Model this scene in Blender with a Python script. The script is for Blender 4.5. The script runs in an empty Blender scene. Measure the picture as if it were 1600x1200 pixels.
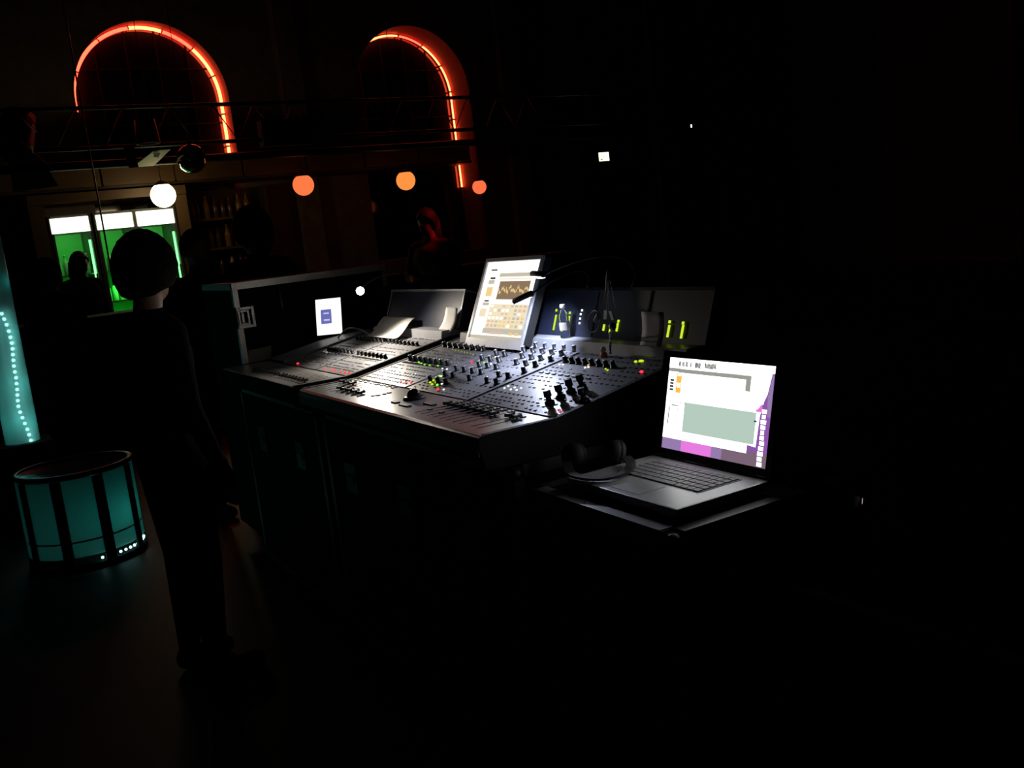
import bpy, bmesh, math, random
from mathutils import Vector, Matrix
random.seed(7)
SC = bpy.context.scene
COL = SC.collection

# ------------------------------------------------------------------ camera
F = 1525.0
PITCH, ROLL, AZ = math.radians(9.1), math.radians(6.7), math.radians(29.5)
CAM = Vector((0, 0, 1.48))
FW = Vector((-math.cos(AZ)*math.cos(PITCH), math.sin(AZ)*math.cos(PITCH), -math.sin(PITCH)))
_rt = Vector((math.sin(AZ), math.cos(AZ), 0))
_up = _rt.cross(FW)
XI = math.cos(ROLL)*_rt - math.sin(ROLL)*_up
YI = -math.sin(ROLL)*_rt - math.cos(ROLL)*_up
cd = bpy.data.cameras.new('camera')
cd.sensor_width = 36.0; cd.lens = F/1600*36; cd.clip_start = .02; cd.clip_end = 100
cam = bpy.data.objects.new('camera', cd); COL.objects.link(cam)
cam.matrix_world = Matrix(((XI.x, -YI.x, -FW.x, CAM.x), (XI.y, -YI.y, -FW.y, CAM.y), (XI.z, -YI.z, -FW.z, CAM.z), (0, 0, 0, 1)))
SC.camera = cam

# ------------------------------------------------------------------ world, exposure
w = bpy.data.worlds.new('world'); SC.world = w; w.use_nodes = True
w.node_tree.nodes['Background'].inputs[0].default_value = (.5, .55, .7, 1)
w.node_tree.nodes['Background'].inputs[1].default_value = 0.0006
SC.view_settings.view_transform = 'Standard'; SC.view_settings.look = 'None'
SC.view_settings.exposure = 0; SC.view_settings.gamma = 1; SC.view_settings.use_curve_mapping = False

# ------------------------------------------------------------------ pixel -> place
def ray(p): return FW*F + XI*(p[0]-800) + YI*(p[1]-600)
def onpl(p, P0, n):
    r = ray(p); return CAM + r*((Vector(P0)-CAM).dot(n)/r.dot(n))
def onz(p, z): return onpl(p, (0, 0, z), Vector((0, 0, 1)))
def onx(p, x): return onpl(p, (x, 0, 0), Vector((1, 0, 0)))
def ony(p, y): return onpl(p, (0, y, 0), Vector((0, 1, 0)))
def atd(p, d): return CAM + ray(p)*(d/F)
TH = math.radians(10.3); CT, ST = math.cos(TH), math.sin(TH)
RY, RZ = 1.246, 1.0
NR = Vector((0, -ST, CT))
def RK(x, d, h=0): return Vector((x, RY + d*CT - h*ST, RZ + d*ST + h*CT))
def onrk(p):
    P = onpl(p, (0, RY, RZ), NR); return P.x, (P.y-RY)/CT
ROTW = math.radians(4); DW = 13.0
UD = Vector((-math.sin(ROTW), math.cos(ROTW), 0)); VD = Vector((math.cos(ROTW), math.sin(ROTW), 0)); W0 = Vector((-DW, 0, 0))
def WP(u, v, z): return W0 + UD*u + VD*v + Vector((0, 0, z))
def onw(p, v=0):
    P = onpl(p, W0+VD*v, VD); return (P-W0).dot(UD), P.z

# ------------------------------------------------------------------ materials
M = {}
def mat(name, col, rough=.5, metal=0, em=None, es=0, noise=0, nscale=20, bump=0, trans=0, ior=1.45, coat=0, alpha=1, spec=None):
    m = bpy.data.materials.new(name); m.use_nodes = True
    nt = m.node_tree; b = nt.nodes['Principled BSDF']
    b.inputs['Base Color'].default_value = (*col, 1); b.inputs['Roughness'].default_value = rough; b.inputs['Metallic'].default_value = metal
    if trans: b.inputs['Transmission Weight'].default_value = trans; b.inputs['IOR'].default_value = ior
    if coat: b.inputs['Coat Weight'].default_value = coat
    if spec is not None: b.inputs['Specular IOR Level'].default_value = spec
    b.inputs['Alpha'].default_value = alpha
    if em: b.inputs['Emission Color'].default_value = (*em, 1); b.inputs['Emission Strength'].default_value = es
    if noise or bump:
        tc = nt.nodes.new('ShaderNodeTexCoord'); n = nt.nodes.new('ShaderNodeTexNoise')
        n.inputs['Scale'].default_value = nscale; n.inputs['Detail'].default_value = 5
        nt.links.new(tc.outputs['Object'], n.inputs['Vector'])
        if noise:
            r = nt.nodes.new('ShaderNodeValToRGB')
            r.color_ramp.elements[0].position = .3; r.color_ramp.elements[1].position = .7
            r.color_ramp.elements[0].color = (*[c*(1-noise) for c in col], 1); r.color_ramp.elements[1].color = (*[min(1, c*(1+noise)) for c in col], 1)
            nt.links.new(n.outputs['Fac'], r.inputs['Fac']); nt.links.new(r.outputs['Color'], b.inputs['Base Color'])
        if bump:
            bp = nt.nodes.new('ShaderNodeBump'); bp.inputs['Strength'].default_value = bump; bp.inputs['Distance'].default_value = .01
            nt.links.new(n.outputs['Fac'], bp.inputs['Height']); nt.links.new(bp.outputs['Normal'], b.inputs['Normal'])
    M[name] = m; return m
def emi(name, col, s):
    m = bpy.data.materials.new(name); m.use_nodes = True; nt = m.node_tree
    nt.nodes.remove(nt.nodes['Principled BSDF']); e = nt.nodes.new('ShaderNodeEmission')
    e.inputs[0].default_value = (*col, 1); e.inputs[1].default_value = s
    nt.links.new(e.outputs[0], nt.nodes['Material Output'].inputs[0]); M[name] = m; return m
def wood(name, c1, c2, scale=6, rough=.5):
    m = mat(name, c1, rough); nt = m.node_tree; b = nt.nodes['Principled BSDF']
    tc = nt.nodes.new('ShaderNodeTexCoord'); mp = nt.nodes.new('ShaderNodeMapping'); mp.inputs['Scale'].default_value = (scale, scale*.12, scale)
    n = nt.nodes.new('ShaderNodeTexNoise'); n.inputs['Scale'].default_value = 4; n.inputs['Detail'].default_value = 8
    r = nt.nodes.new('ShaderNodeValToRGB'); r.color_ramp.elements[0].color = (*c1, 1); r.color_ramp.elements[1].color = (*c2, 1)
    for a, c in ((tc.outputs['Object'], mp.inputs['Vector']), (mp.outputs[0], n.inputs['Vector']), (n.outputs['Fac'], r.inputs['Fac']), (r.outputs[0], b.inputs['Base Color'])): nt.links.new(a, c)
    return m
mat('plaster', (.16, .12, .10), .85, noise=.25, nscale=6, bump=.2)
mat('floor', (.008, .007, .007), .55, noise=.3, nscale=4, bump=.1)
mat('ceiling', (.05, .05, .05), .9, noise=.2)
mat('jamb', (.115, .055, .048), .8, noise=.12, nscale=9, bump=.1)  # plaster reddened to carry the neon's red light
mat('console', (.21, .21, .228), .45, .1, noise=.08, nscale=150, bump=.03)
mat('console_rest', (.27, .262, .265), .30, .12, noise=.06, nscale=90)
mat('console_dark', (.008, .008, .009), .7, spec=.2)
mat('bridge', (.014, .019, .040), .5)
mat('lip', (.36, .36, .38), .42, .2, noise=.05)
mat('knob', (.012, .012, .013), .4)
mat('chrome_cap', (.72, .73, .75), .3, .5)
mat('button', (.10, .10, .11), .5)
mat('button_pale', (.38, .38, .39), .5)
mat('rubber', (.01, .01, .01), .7)
mat('case_lam', (.006, .006, .007), .7, spec=.08, noise=.3, nscale=40, bump=.15)
mat('alu', (.66, .66, .64), .38, .55, noise=.1, nscale=60)
mat('alu_dull', (.10, .10, .10), .4, .8)
mat('silver', (.56, .57, .60), .42, .4, noise=.04, nscale=200)
mat('key', (.25, .25, .27), .5)
mat('black_gloss', (.006, .006, .007), .2)
mat('black_matte', (.006, .006, .006), .8)
mat('paper', (.88, .86, .82), .8, noise=.05, nscale=25)
mat('paper_grey', (.55, .53, .53), .8, noise=.12, nscale=40)
mat('white_plastic', (.7, .7, .7), .4)
mat('cable_grey', (.12, .12, .12), .5)
mat('orange_foam', (.75, .24, .12), .8)
mat('blue_plastic', (.02, .05, .2), .4)
mat('bead', (.7, .72, .75), .12, .3)
mat('glass', (.95, .97, 1), .03, trans=1, ior=1.45)
mat('plastic_clear', (.9, .93, 1), .08, trans=1, ior=1.3)
mat('pane', (.01, .01, .012), .08)
mat('mullion', (.006, .005, .005), .9, spec=.05)
mat('steel', (.30, .28, .25), .4, .8)
mat('steel_dark', (.035, .034, .033), .5, .6)
mat('barn_door', (.62, .70, .50), .6)  # pale green stands for light falling on the door
mat('chrome_ball', (.85, .85, .86), .06, 1)
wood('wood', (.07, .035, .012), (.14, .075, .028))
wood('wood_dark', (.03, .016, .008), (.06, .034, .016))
mat('fridge_body', (.06, .06, .06), .5)
mat('fridge_in', (.10, .42, .13), .6)  # green cooler light is put into the liner colour
mat('bottle_green', (.30, .5, .30), .15)
mat('bottle_brown', (.10, .04, .015), .15)
mat('bottle_amber', (.25, .12, .04), .2)
mat('label_paper', (.35, .32, .28), .7)
mat('skin', (.45, .28, .21), .55)
mat('hair', (.004, .003, .003), .8, noise=.4, nscale=60, bump=.3, spec=.08)
mat('hair_brown', (.05, .025, .012), .6, noise=.4, nscale=60, bump=.3)
mat('cloth_black', (.003, .003, .0035), .95, spec=.03, noise=.3, nscale=80, bump=.2)
mat('cloth_navy', (.004, .0045, .008), .95, spec=.03, noise=.3, nscale=80, bump=.2)
mat('redlit_cloth_filter', (.25, .03, .03), .9, noise=.3, nscale=80, bump=.2)  # red light on dark clothes painted as colour; also tints the filter
def translucent(name, col, gl=.12, tr=.55):
    m = bpy.data.materials.new(name); m.use_nodes = True; nt = m.node_tree; nt.nodes.remove(nt.nodes['Principled BSDF'])
    d = nt.nodes.new('ShaderNodeBsdfTranslucent'); d.inputs[0].default_value = (*col, 1)
    t = nt.nodes.new('ShaderNodeBsdfTransparent'); g = nt.nodes.new('ShaderNodeBsdfGlossy'); g.inputs['Roughness'].default_value = .15
    a = nt.nodes.new('ShaderNodeMixShader'); a.inputs[0].default_value = tr; b = nt.nodes.new('ShaderNodeMixShader'); b.inputs[0].default_value = gl
    L = nt.links.new; L(d.outputs[0], a.inputs[1]); L(t.outputs[0], a.inputs[2]); L(a.outputs[0], b.inputs[1]); L(g.outputs[0], b.inputs[2]); L(b.outputs[0], nt.nodes['Material Output'].inputs[0])
    M[name] = m; return m
emi('led_red', (1, .03, .04), 2.2); emi('led_green', (.25, 1, .05), 1.4); emi('led_yellow', (.62, .85, .03), 1.0)
emi('led_white', (.9, .95, 1), 1.6); emi('led_amber', (1, .45, .06), 1.3); emi('led_olive', (.55, .6, .1), .5)
emi('led_teal', (.45, 1, .95), 3.2); emi('bulb', (1, .93, .82), 18); emi('lamp_white', (.93, .96, 1), 6); emi('lamp_hidden', (.93, .96, 1), 6.001)

# ------------------------------------------------------------------ mesh helpers
class MB:
    def __init__(s): s.v = []; s.f = []; s.m = []; s.sm = []
    def add(s, vs, fs, mi=0, smooth=False, X=None):
        o = len(s.v)
        for p in vs:
            p = Vector(p); s.v.append(X @ p if X else p)
        for f in fs: s.f.append([i+o for i in f]); s.m.append(mi); s.sm.append(smooth)
        return s
    def box(s, a, b, mi=0, bev=0, X=None):
        x0, y0, z0 = [min(a[i], b[i]) for i in range(3)]; x1, y1, z1 = [max(a[i], b[i]) for i in range(3)]
        vs = [(x, y, z) for x in (x0, x1) for y in (y0, y1) for z in (z0, z1)]
        fs = [(0, 1, 3, 2), (4, 6, 7, 5), (0, 4, 5, 1), (2, 3, 7, 6), (0, 2, 6, 4), (1, 5, 7, 3)]
        if bev:
            bm = bmesh.new(); V = [bm.verts.new(p) for p in vs]
            for f in fs: bm.faces.new([V[i] for i in f])
            bmesh.ops.bevel(bm, geom=list(bm.edges), offset=bev, segments=2, affect='EDGES', profile=.6)
            bm.verts.index_update()
            vs = [p.co.copy() for p in bm.verts]; fs = [[q.index for q in f.verts] for f in bm.faces]; bm.free()
        return s.add(vs, fs, mi, False, X)
    def prism(s, poly, x0, x1, mi=0, ax='x', X=None):
        n = len(poly)
        def pt(q, x): return (x, q[0], q[1]) if ax == 'x' else ((q[0], x, q[1]) if ax == 'y' else (q[0], q[1], x))
        vs = [pt(q, x0) for q in poly]+[pt(q, x1) for q in poly]
        fs = [list(range(n))[::-1], [n+i for i in range(n)]]+[(i, (i+1) % n, n+(i+1) % n, n+i) for i in range(n)]
        return s.add(vs, fs, mi, False, X)
    def tube(s, pts, r, n=8, mi=0, closed=False, cap=True, X=None):
        pts = [Vector(p) for p in pts]; k = len(pts); rs = r if isinstance(r, (list, tuple)) else [r]*k
        vs = []; pu = None
        for i, p in enumerate(pts):
            a = pts[(i-1) % k] if (closed or i) else p; b = pts[(i+1) % k] if (closed or i < k-1) else p
            t = (b-a).normalized()
            if pu is None: pu = t.orthogonal().normalized()
            u = (pu - t*pu.dot(t)); u = u.normalized() if u.length > 1e-6 else t.orthogonal().normalized(); pu = u; q = t.cross(u)
            for j in range(n):
                g = 2*math.pi*j/n; vs.append(p+(u*math.cos(g)+q*math.sin(g))*rs[i])
        fs = []
        for i in range(k if closed else k-1):
            for j in range(n): fs.append((i*n+j, i*n+(j+1) % n, ((i+1) % k)*n+(j+1) % n, ((i+1) % k)*n+j))
        s.add(vs, fs, mi, True, X)
        if cap and not closed: s.add(vs[:n], [list(range(n))[::-1]], mi, False, X); s.add(vs[-n:], [list(range(n))], mi, False, X)
        return s
    def lathe(s, prof, n=16, c=(0, 0, 0), mi=0, X=None, smooth=True, cap=True):
        vs = []; c = Vector(c)
        for r, z in prof:
            for j in range(n):
                g = 2*math.pi*j/n; vs.append(c+Vector((r*math.cos(g), r*math.sin(g), z)))
        k = len(prof); fs = [(i*n+j, i*n+(j+1) % n, (i+1)*n+(j+1) % n, (i+1)*n+j) for i in range(k-1) for j in range(n)]
        s.add(vs, fs, mi, smooth, X)
        if cap:
            if prof[0][0] > 1e-4: s.add(vs[:n], [list(range(n))[::-1]], mi, False, X)
            if prof[-1][0] > 1e-4: s.add(vs[-n:], [list(range(n))], mi, False, X)
        return s
    def ball(s, c, r, n=14, k=9, mi=0, sc=(1, 1, 1), X=None):
        prof = [(max(1e-5, math.sin(math.pi*i/(k-1))), -math.cos(math.pi*i/(k-1))) for i in range(k)]
        A = Matrix.Translation(Vector(c)) @ Matrix.Diagonal((r*sc[0], r*sc[1], r*sc[2], 1))
        return s.lathe(prof, n, (0, 0, 0), mi, (X @ A) if X else A, True, False)
    def quad(s, a, b, c, d, mi=0): return s.add([a, b, c, d], [(0, 1, 2, 3)], mi)
    def mesh(s, name, mats, off=None):
        me = bpy.data.meshes.new(name); o = Vector(off) if off else Vector((0, 0, 0))
        me.from_pydata([tuple(p-o) for p in s.v], [], s.f)
        for m in (mats if isinstance(mats, (list, tuple)) else [mats]): me.materials.append(M[m])
        me.polygons.foreach_set('material_index', s.m); me.polygons.foreach_set('use_smooth', s.sm)
        bm = bmesh.new(); bm.from_mesh(me); bmesh.ops.remove_doubles(bm, verts=bm.verts, dist=1e-6); bmesh.ops.recalc_face_normals(bm, faces=bm.faces); bm.to_mesh(me); bm.free()
        me.update(); return me
    def build(s, name, mats, parent=None, label=None, off='root'):
        root = parent
        while root is not None and root.parent is not None: root = root.parent
        o = bpy.data.objects.new(name, s.mesh(name, mats, root.location if (root is not None and off == 'root') else None)); COL.objects.link(o)
        if parent is not None: o.parent = parent
        if label: o['label'] = label
        return o
def thing(name, label, cat, loc=(0, 0, 0), rz=0, group=None):
    o = bpy.data.objects.new(name, None); COL.objects.link(o); o.empty_display_size = .1
    o.location = loc; o.rotation_euler = (0, 0, rz); o['label'] = label; o['category'] = cat
    if group: o['group'] = group
    return o
def tag(o, label, cat, group=None):
    o['label'] = label; o['category'] = cat
    if group: o['group'] = group
    return o
def struct(o): o['kind'] = 'structure'; return o
def piece(name, me, parent, X):
    o = bpy.data.objects.new(name, me); COL.objects.link(o); o.parent = parent
    root = parent
    while root.parent is not None: root = root.parent
    o.matrix_local = Matrix.Translation(-Vector(root.location)) @ X
    return o
def bez(p0, p1, p2, p3, n=14):
    p0, p1, p2, p3 = map(Vector, (p0, p1, p2, p3)); out = []
    for i in range(n+1):
        t = i/n; out.append(p0*(1-t)**3+p1*3*t*(1-t)**2+p2*3*t*t*(1-t)+p3*t**3)
    return out
def smoothpath(pts, n=6):
    pts = [Vector(p) for p in pts]; out = []
    for i in range(len(pts)-1):
        a = pts[max(0, i-1)]; b = pts[i]; c = pts[i+1]; d = pts[min(len(pts)-1, i+2)]
        for j in range(n):
            t = j/n; out.append(.5*((2*b)+(c-a)*t+(2*a-5*b+4*c-d)*t*t+(3*b-a-3*c+d)*t**3))
    return out+[pts[-1]]
def light(name, kind, loc, energy, col, size=.02, target=None, angle=120, blend=.5, parent=None):
    l = bpy.data.lights.new(name, kind); l.energy = energy; l.color = col
    if kind in ('POINT', 'SPOT'): l.shadow_soft_size = size
    if kind == 'AREA': l.size = size
    if kind == 'SPOT': l.spot_size = math.radians(angle); l.spot_blend = blend
    o = bpy.data.objects.new(name, l); COL.objects.link(o); o.location = loc
    if target is not None: o.rotation_euler = (Vector(target)-Vector(loc)).to_track_quat('-Z', 'Y').to_euler()
    return o

# ================================================================== room
XR, YF, YB, HC = 5.0, -7.0, 15.0, 6.5
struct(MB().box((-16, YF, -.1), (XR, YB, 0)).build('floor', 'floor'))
struct(MB().box((-16, YF, HC), (XR, YB, HC+.1)).build('ceiling', 'ceiling'))
struct(MB().box((-16, YB, 0), (XR, YB+.2, HC)).build('wall_back', 'plaster'))
struct(MB().box((XR, YF, 0), (XR+.2, YB, HC)).build('wall_right', 'plaster'))
struct(MB().box((-16, YF-.2, 0), (XR, YF, HC)).build('wall_front', 'plaster'))

# bar wall with two arched recesses
AR = .953; ASP = 4.54-AR; ABOT = 1.2
arches = [dict(c=2.80, t=.26), dict(c=6.57, t=.53)]
for a in arches: a['r'] = AR
mb = MB(); U0, U1, TW = -7.2, 15.5, .8
def wq(u0, u1, z0, z1, v=0): mb.quad(WP(u0, v, z0), WP(u1, v, z0), WP(u1, v, z1), WP(u0, v, z1))
edges = [U0]+[e for a in arches for e in (a['c']-AR, a['c']+AR)]+[U1]
for i in (0, 2, 4): wq(edges[i], edges[i+1], 0, HC)
NS = 40
for a in arches:
    c = a['c']; wq(c-AR, c+AR, 0, ABOT)
    P = [(c-AR*math.cos(math.pi*i/NS), ASP+AR*math.sin(math.pi*i/NS)) for i in range(NS+1)]
    for (u0, z0), (u1, z1) in zip(P, P[1:]): mb.quad(WP(u0, 0, z0), WP(u1, 0, z1), WP(u1, 0, HC), WP(u0, 0, HC))
mb.quad(WP(U0, -TW, 0), WP(U1, -TW, 0), WP(U1, -TW, HC), WP(U0, -TW, HC))
wl = struct(mb.build('wall_left', 'plaster'))
LEDM = emi('neon_red', (1, .032, .015), 11.0)
LEDM2 = emi('neon_orange', (1, .075, .024), 16.0)
for k, a in enumerate(arches):
    c, t = a['c'], a['t']
    path = [(c-AR, ABOT)]+[(c-AR*math.cos(math.pi*i/NS), ASP+AR*math.sin(math.pi*i/NS)) for i in range(NS+1)]+[(c+AR, ABOT)]
    mb = MB()
    for (u0, z0), (u1, z1) in zip(path, path[1:]): mb.quad(WP(u0, 0, z0), WP(u1, 0, z1), WP(u1, -t, z1), WP(u0, -t, z0))
    mb.quad(WP(c-AR, 0, ABOT), WP(c+AR, 0, ABOT), WP(c+AR, -t, ABOT), WP(c-AR, -t, ABOT))
    struct(mb.build('trim_%d' % (k+1), 'jamb'))
    # the window at the back of the recess: dark panes between thin bars
    win = thing('window_%d' % (k+1), 'x', 'x', WP(c, -t, ABOT)); del win['label']; del win['category']; struct(win)
    nb = 5
    us = [c-AR+2*AR*i/nb for i in range(nb+1)]; zs = [ABOT, 1.9, 2.6, 3.3, 4.0, 4.6]
    def ztop(u): return ASP+math.sqrt(max(0, AR*AR-(u-c)**2))
    for i in range(nb):
        for j in range(len(zs)-1):
            z0, z1 = zs[j]+.012, zs[j+1]-.012; ua, ub = us[i]+.012, us[i+1]-.012
            q = []
            for s_ in range(5):
                u = ua+(ub-ua)*s_/4; q.append((u, min(z1, ztop(u)-.01)))
            if max(z for _, z in q) <= z0+.03: continue
            q = [(u, max(z, z0+.002)) for u, z in q]
            m2 = MB(); pts = [WP(ua, -t-.01, z0), WP(ub, -t-.01, z0)]+[WP(u, -t-.01, z) for u, z in q[::-1]]
            m2.add(pts+[p-VD*.006 for p in pts], [list(range(len(pts))), list(range(len(pts), 2*len(pts)))[::-1]]+[(i2, (i2+1) % len(pts), len(pts)+(i2+1) % len(pts), len(pts)+i2) for i2 in range(len(pts))])
            m2.build('pane', 'pane', win)
    for i in range(1, nb): MB().tube([WP(us[i], -t-.005, ABOT), WP(us[i], -t-.005, ztop(us[i])-.01)], .012, 6).build('glazing_bar', 'mullion', win)
    for z in zs[1:-1]:
        h = AR if z <= ASP else math.sqrt(AR*AR-(z-ASP)**2)
        MB().tube([WP(c-h+.01, -t-.005, z), WP(c+h-.01, -t-.005, z)], .012, 6).build('glazing_bar', 'mullion', win)
    # neon tubes along the arch, in short lengths
    neon = thing('arch_neon', ['glowing red neon tube arching over the window above the drinks coolers', 'glowing red neon tube in the deep arched window recess right of the disco ball'][k], 'neon light', WP(c, -t+.05, ABOT))
    rr = AR-.035
    def npt(s):   # s along: arc then straight legs
        arc = math.pi*rr
        if s < 0: return WP(c-rr, -t+.045, ASP+s)
        if s > arc: return WP(c+rr, -t+.045, ASP-(s-arc))
        return WP(c-rr*math.cos(s/rr), -t+.045, ASP+rr*math.sin(s/rr))
    arc = math.pi*rr; s0, s1 = (-.1, arc+.98) if k == 0 else (-.6, arc+1.42)
    s = s0
    while s < s1-.05:
        L = min(random.choice([.42, .5, .58]), s1-s); n = max(3, int(L/.06))
        MB().tube([npt(s+(L-.02)*i/n) for i in range(n+1)], .022 if k == 0 else .014, 8).build('neon_tube', 'neon_orange' if random.random() < .62 else 'neon_red', neon)
        m2 = MB().box((-.012, -.02, -.012), (.012, .02, .012)); pq = npt(s+L-.01)
        m2.v = [p+pq for p in m2.v]; m2.build('tube_clip', 'mullion', neon)
        s += L
# pilasters on the walls
for i, (u, wd) in enumerate(((4.62, .16), (8.27, .18), (11.4, .18))):
    mb = MB(); P = [WP(u-wd, 0, 0), WP(u+wd, 0, 0), WP(u+wd, .12, 0), WP(u-wd, .12, 0)]
    vs = P+[p+Vector((0, 0, HC)) for p in P]
    mb.add(vs, [(0, 1, 5, 4), (1, 2, 6, 5), (2, 3, 7, 6), (3, 0, 4, 7)]); struct(mb.build('trim_%d' % (i+3), 'plaster'))
struct(MB().box((-9.9, YB-.15, 0), (-9.4, YB, HC)).build('trim_6', 'plaster'))

# ================================================================== bar: canopy, coolers, shelves, counter
def wbox(mb, u0, u1, v0, v1, z0, z1, mi=0):
    P = [WP(u, v, z) for u in (u0, u1) for v in (v0, v1) for z in (z0, z1)]
    return mb.add(P, [(0, 1, 3, 2), (4, 6, 7, 5), (0, 4, 5, 1), (2, 3, 7, 6), (0, 2, 6, 4), (1, 5, 7, 3)], mi)
can = thing('bar_canopy', 'brown wooden canopy running above the drinks coolers on the bar wall', 'canopy', WP(3, .3, 2.5))
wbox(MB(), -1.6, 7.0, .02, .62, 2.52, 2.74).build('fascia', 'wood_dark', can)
for i in range(10):
    u = -1.6+i*.86; wbox(MB(), u+.012, u+.848, .62, .645, 2.50, 2.76).build('board', 'wood', can)
wbox(MB(), -1.6, 7.0, .0, .68, 2.765, 2.80).build('cornice', 'wood', can)
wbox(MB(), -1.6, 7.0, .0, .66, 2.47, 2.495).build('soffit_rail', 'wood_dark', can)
for u in (-1.5, 6.9): wbox(MB(), u-.05, u+.05, .05, .15, 0, 2.47).build('post', 'wood_dark', can)

emi('header', (1, 1, .80), 2.0); emi('tube_green', (.18, 1, .25), 2.6)
cuL = [onw((76, 340), .7)[0], onw((147, 334), .7)[0], onw((211, 330), .7)[0]]
cuR = [onw((138, 335), .7)[0], onw((206, 331), .7)[0], onw((270, 325), .7)[0]]
zt = onw((175, 334), .7)[1]; zb = onw((178, 357), .7)[1]
def bottle_mesh(name, m, r=.032, h=.24):
    return MB().lathe([(r*.9, 0), (r, .01), (r, h*.55), (r*.85, h*.66), (r*.4, h*.78), (r*.36, h*.95), (r*.42, h*.955), (r*.42, h)], 12).mesh(name, m)
BM = [bottle_mesh('bottle', 'bottle_green'), bottle_mesh('bottle', 'bottle_brown', .034, .26), bottle_mesh('bottle', 'bottle_amber', .04, .29)]
nth = ['farthest from the white globe', 'in the middle of three', 'nearest the white globe']
for i in range(3):
    a, b = cuL[i]-.02, cuR[i]+.02; um = (a+b)/2; H = zt+.03
    fr = thing('drinks_cooler', 'tall drinks cooler with white lit header, '+nth[i]+' lamp' if i != 1 else 'tall drinks cooler with white lit header, middle one of the three', 'cooler', WP(um, .38, 0))
    m2 = MB(); wbox(m2, a, a+.03, .06, .70, .1, H); wbox(m2, b-.03, b, .06, .70, .1, H); wbox(m2, a, b, .06, .09, .1, H); wbox(m2, a, b, .06, .70, .1, .3); wbox(m2, a, b, .06, .68, H-.03, H)
    m2.build('cabinet', 'fridge_body', fr)
    wbox(MB(), a+.03, b-.03, .09, .11, .3, zb).build('liner', 'fridge_in', fr)
    wbox(MB(), a+.02, b-.02, .66, .70, zb, zt).build('lit_header', 'header', fr)
    for j, z in enumerate((.45, .80, 1.14, 1.50)):
        sh = wbox(MB(), a+.035, b-.035, .11, .60, z, z+.015).build('shelf', 'steel', fr)
        if j < 2: continue
        nbt = 5
        for q in range(nbt):
            o = bpy.data.objects.new('bottle', BM[0]); COL.objects.link(o)
            o.location = WP(a+.075+(b-a-.15)*q/(nbt-1), .42+.05*random.random(), z+.0155)
            tag(o, 'bottle on the '+('lower' if j == 2 else 'upper')+' shelf of the drinks cooler '+nth[i], 'bottle', 'bottles in the drinks coolers')
    t0, t1 = WP(b-.045, .64, zb-.10), WP(b-.045, .64, 1.20)
    MB().tube([t0, t1], .013, 8).build('light_tube', 'tube_green', fr)
    m2 = MB(); wbox(m2, a+.02, a+.045, .68, .705, .3, zb-.01); wbox(m2, b-.03, b-.005, .68, .705, .3, zb-.01); wbox(m2, a+.02, b-.005, .68, .705, .3, .33); m2.build('door_frame', 'fridge_body', fr)
    wbox(MB(), b-.055, b-.04, .705, .735, .9, 1.5).build('door_handle', 'steel', fr)
    for z in (zb-.06, 1.3, .9):
        lo = light('cooler_light', 'AREA', WP(um, .5, z), .9, (.05, 1, .10), .25, WP(um, .2, z-.3))
# wooden surround of the coolers
sr = thing('cooler_surround', 'lit brown wooden frame around the three drinks coolers', 'frame', WP((cuL[0]+cuR[2])/2, .4, 0))
for a, b, z0, z1 in ((cuL[0]-.20, cuL[0]-.04, 0, zt+.16), (cuR[2]+.04, cuR[2]+.18, 0, zt+.16)):
    wbox(MB(), a, b, .03, .72, z0, z1).build('upright', 'wood', sr)
wbox(MB(), cuL[0]-.20, cuR[2]+.18, .03, .74, zt+.165, zt+.27).build('header_rail', 'wood', sr)
# bottle shelves either side
def shelf(u0, u1, label, zs, mb_i, place):
    sh = thing('back_bar_shelf', label, 'shelf', WP((u0+u1)/2, .2, 0))
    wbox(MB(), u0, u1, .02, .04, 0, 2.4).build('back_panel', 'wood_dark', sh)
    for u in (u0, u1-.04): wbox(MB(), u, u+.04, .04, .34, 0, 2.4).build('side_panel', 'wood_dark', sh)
    for z in zs:
        wbox(MB(), u0+.04, u1-.04, .04, .34, z, z+.03).build('shelf_board', 'wood', sh)
        n = int((u1-u0-.15)/.105)
        for q in range(n):
            if random.random() < .12: continue
            o = bpy.data.objects.new('bottle', BM[random.choice(mb_i)]); COL.objects.link(o)
            o.location = WP(u0+.1+q*.105+random.uniform(-.015, .015), .2+random.uniform(-.05, .05), z+.0305)
            tag(o, 'spirit bottle on the '+{1.25: 'lowest', 1.62: 'middle', 2.0: 'topmost'}[z]+' back bar shelf '+place, 'bottle', 'spirit bottles '+place)
shelf(cuL[0]-1.05, cuL[0]-.26, 'dark wooden bottle shelf on the far side of the coolers from the disco ball', (1.25, 1.62, 2.0), (1, 2, 2), 'next to the shaded side of the coolers')
shelf(cuR[2]+.26, cuR[2]+1.35, 'dark wooden bottle shelf between the coolers and the first orange globe', (1.25, 1.62, 2.0), (1, 2), 'beneath the first orange globe')
bc = thing('bar_counter', 'long dark wooden bar counter in front of the drinks coolers', 'counter', WP(2.5, 3.15, 0))
wbox(MB(), -1.6, 6.6, 2.85, 3.45, 1.06, 1.11).build('counter_top', 'black_matte', bc)
for i in range(10): wbox(MB(), -1.6+i*.82+.008, -1.6+i*.82+.812, 3.33, 3.37, .1, 1.055).build('panel', 'wood_dark', bc)
wbox(MB(), -1.58, 6.58, 2.95, 3.32, .0, 1.055).build('carcass', 'black_matte', bc)
MB().tube([WP(-1.5, 3.55, .2), WP(6.5, 3.55, .2)], .02, 8).build('foot_rail', 'steel_dark', bc)

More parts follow.
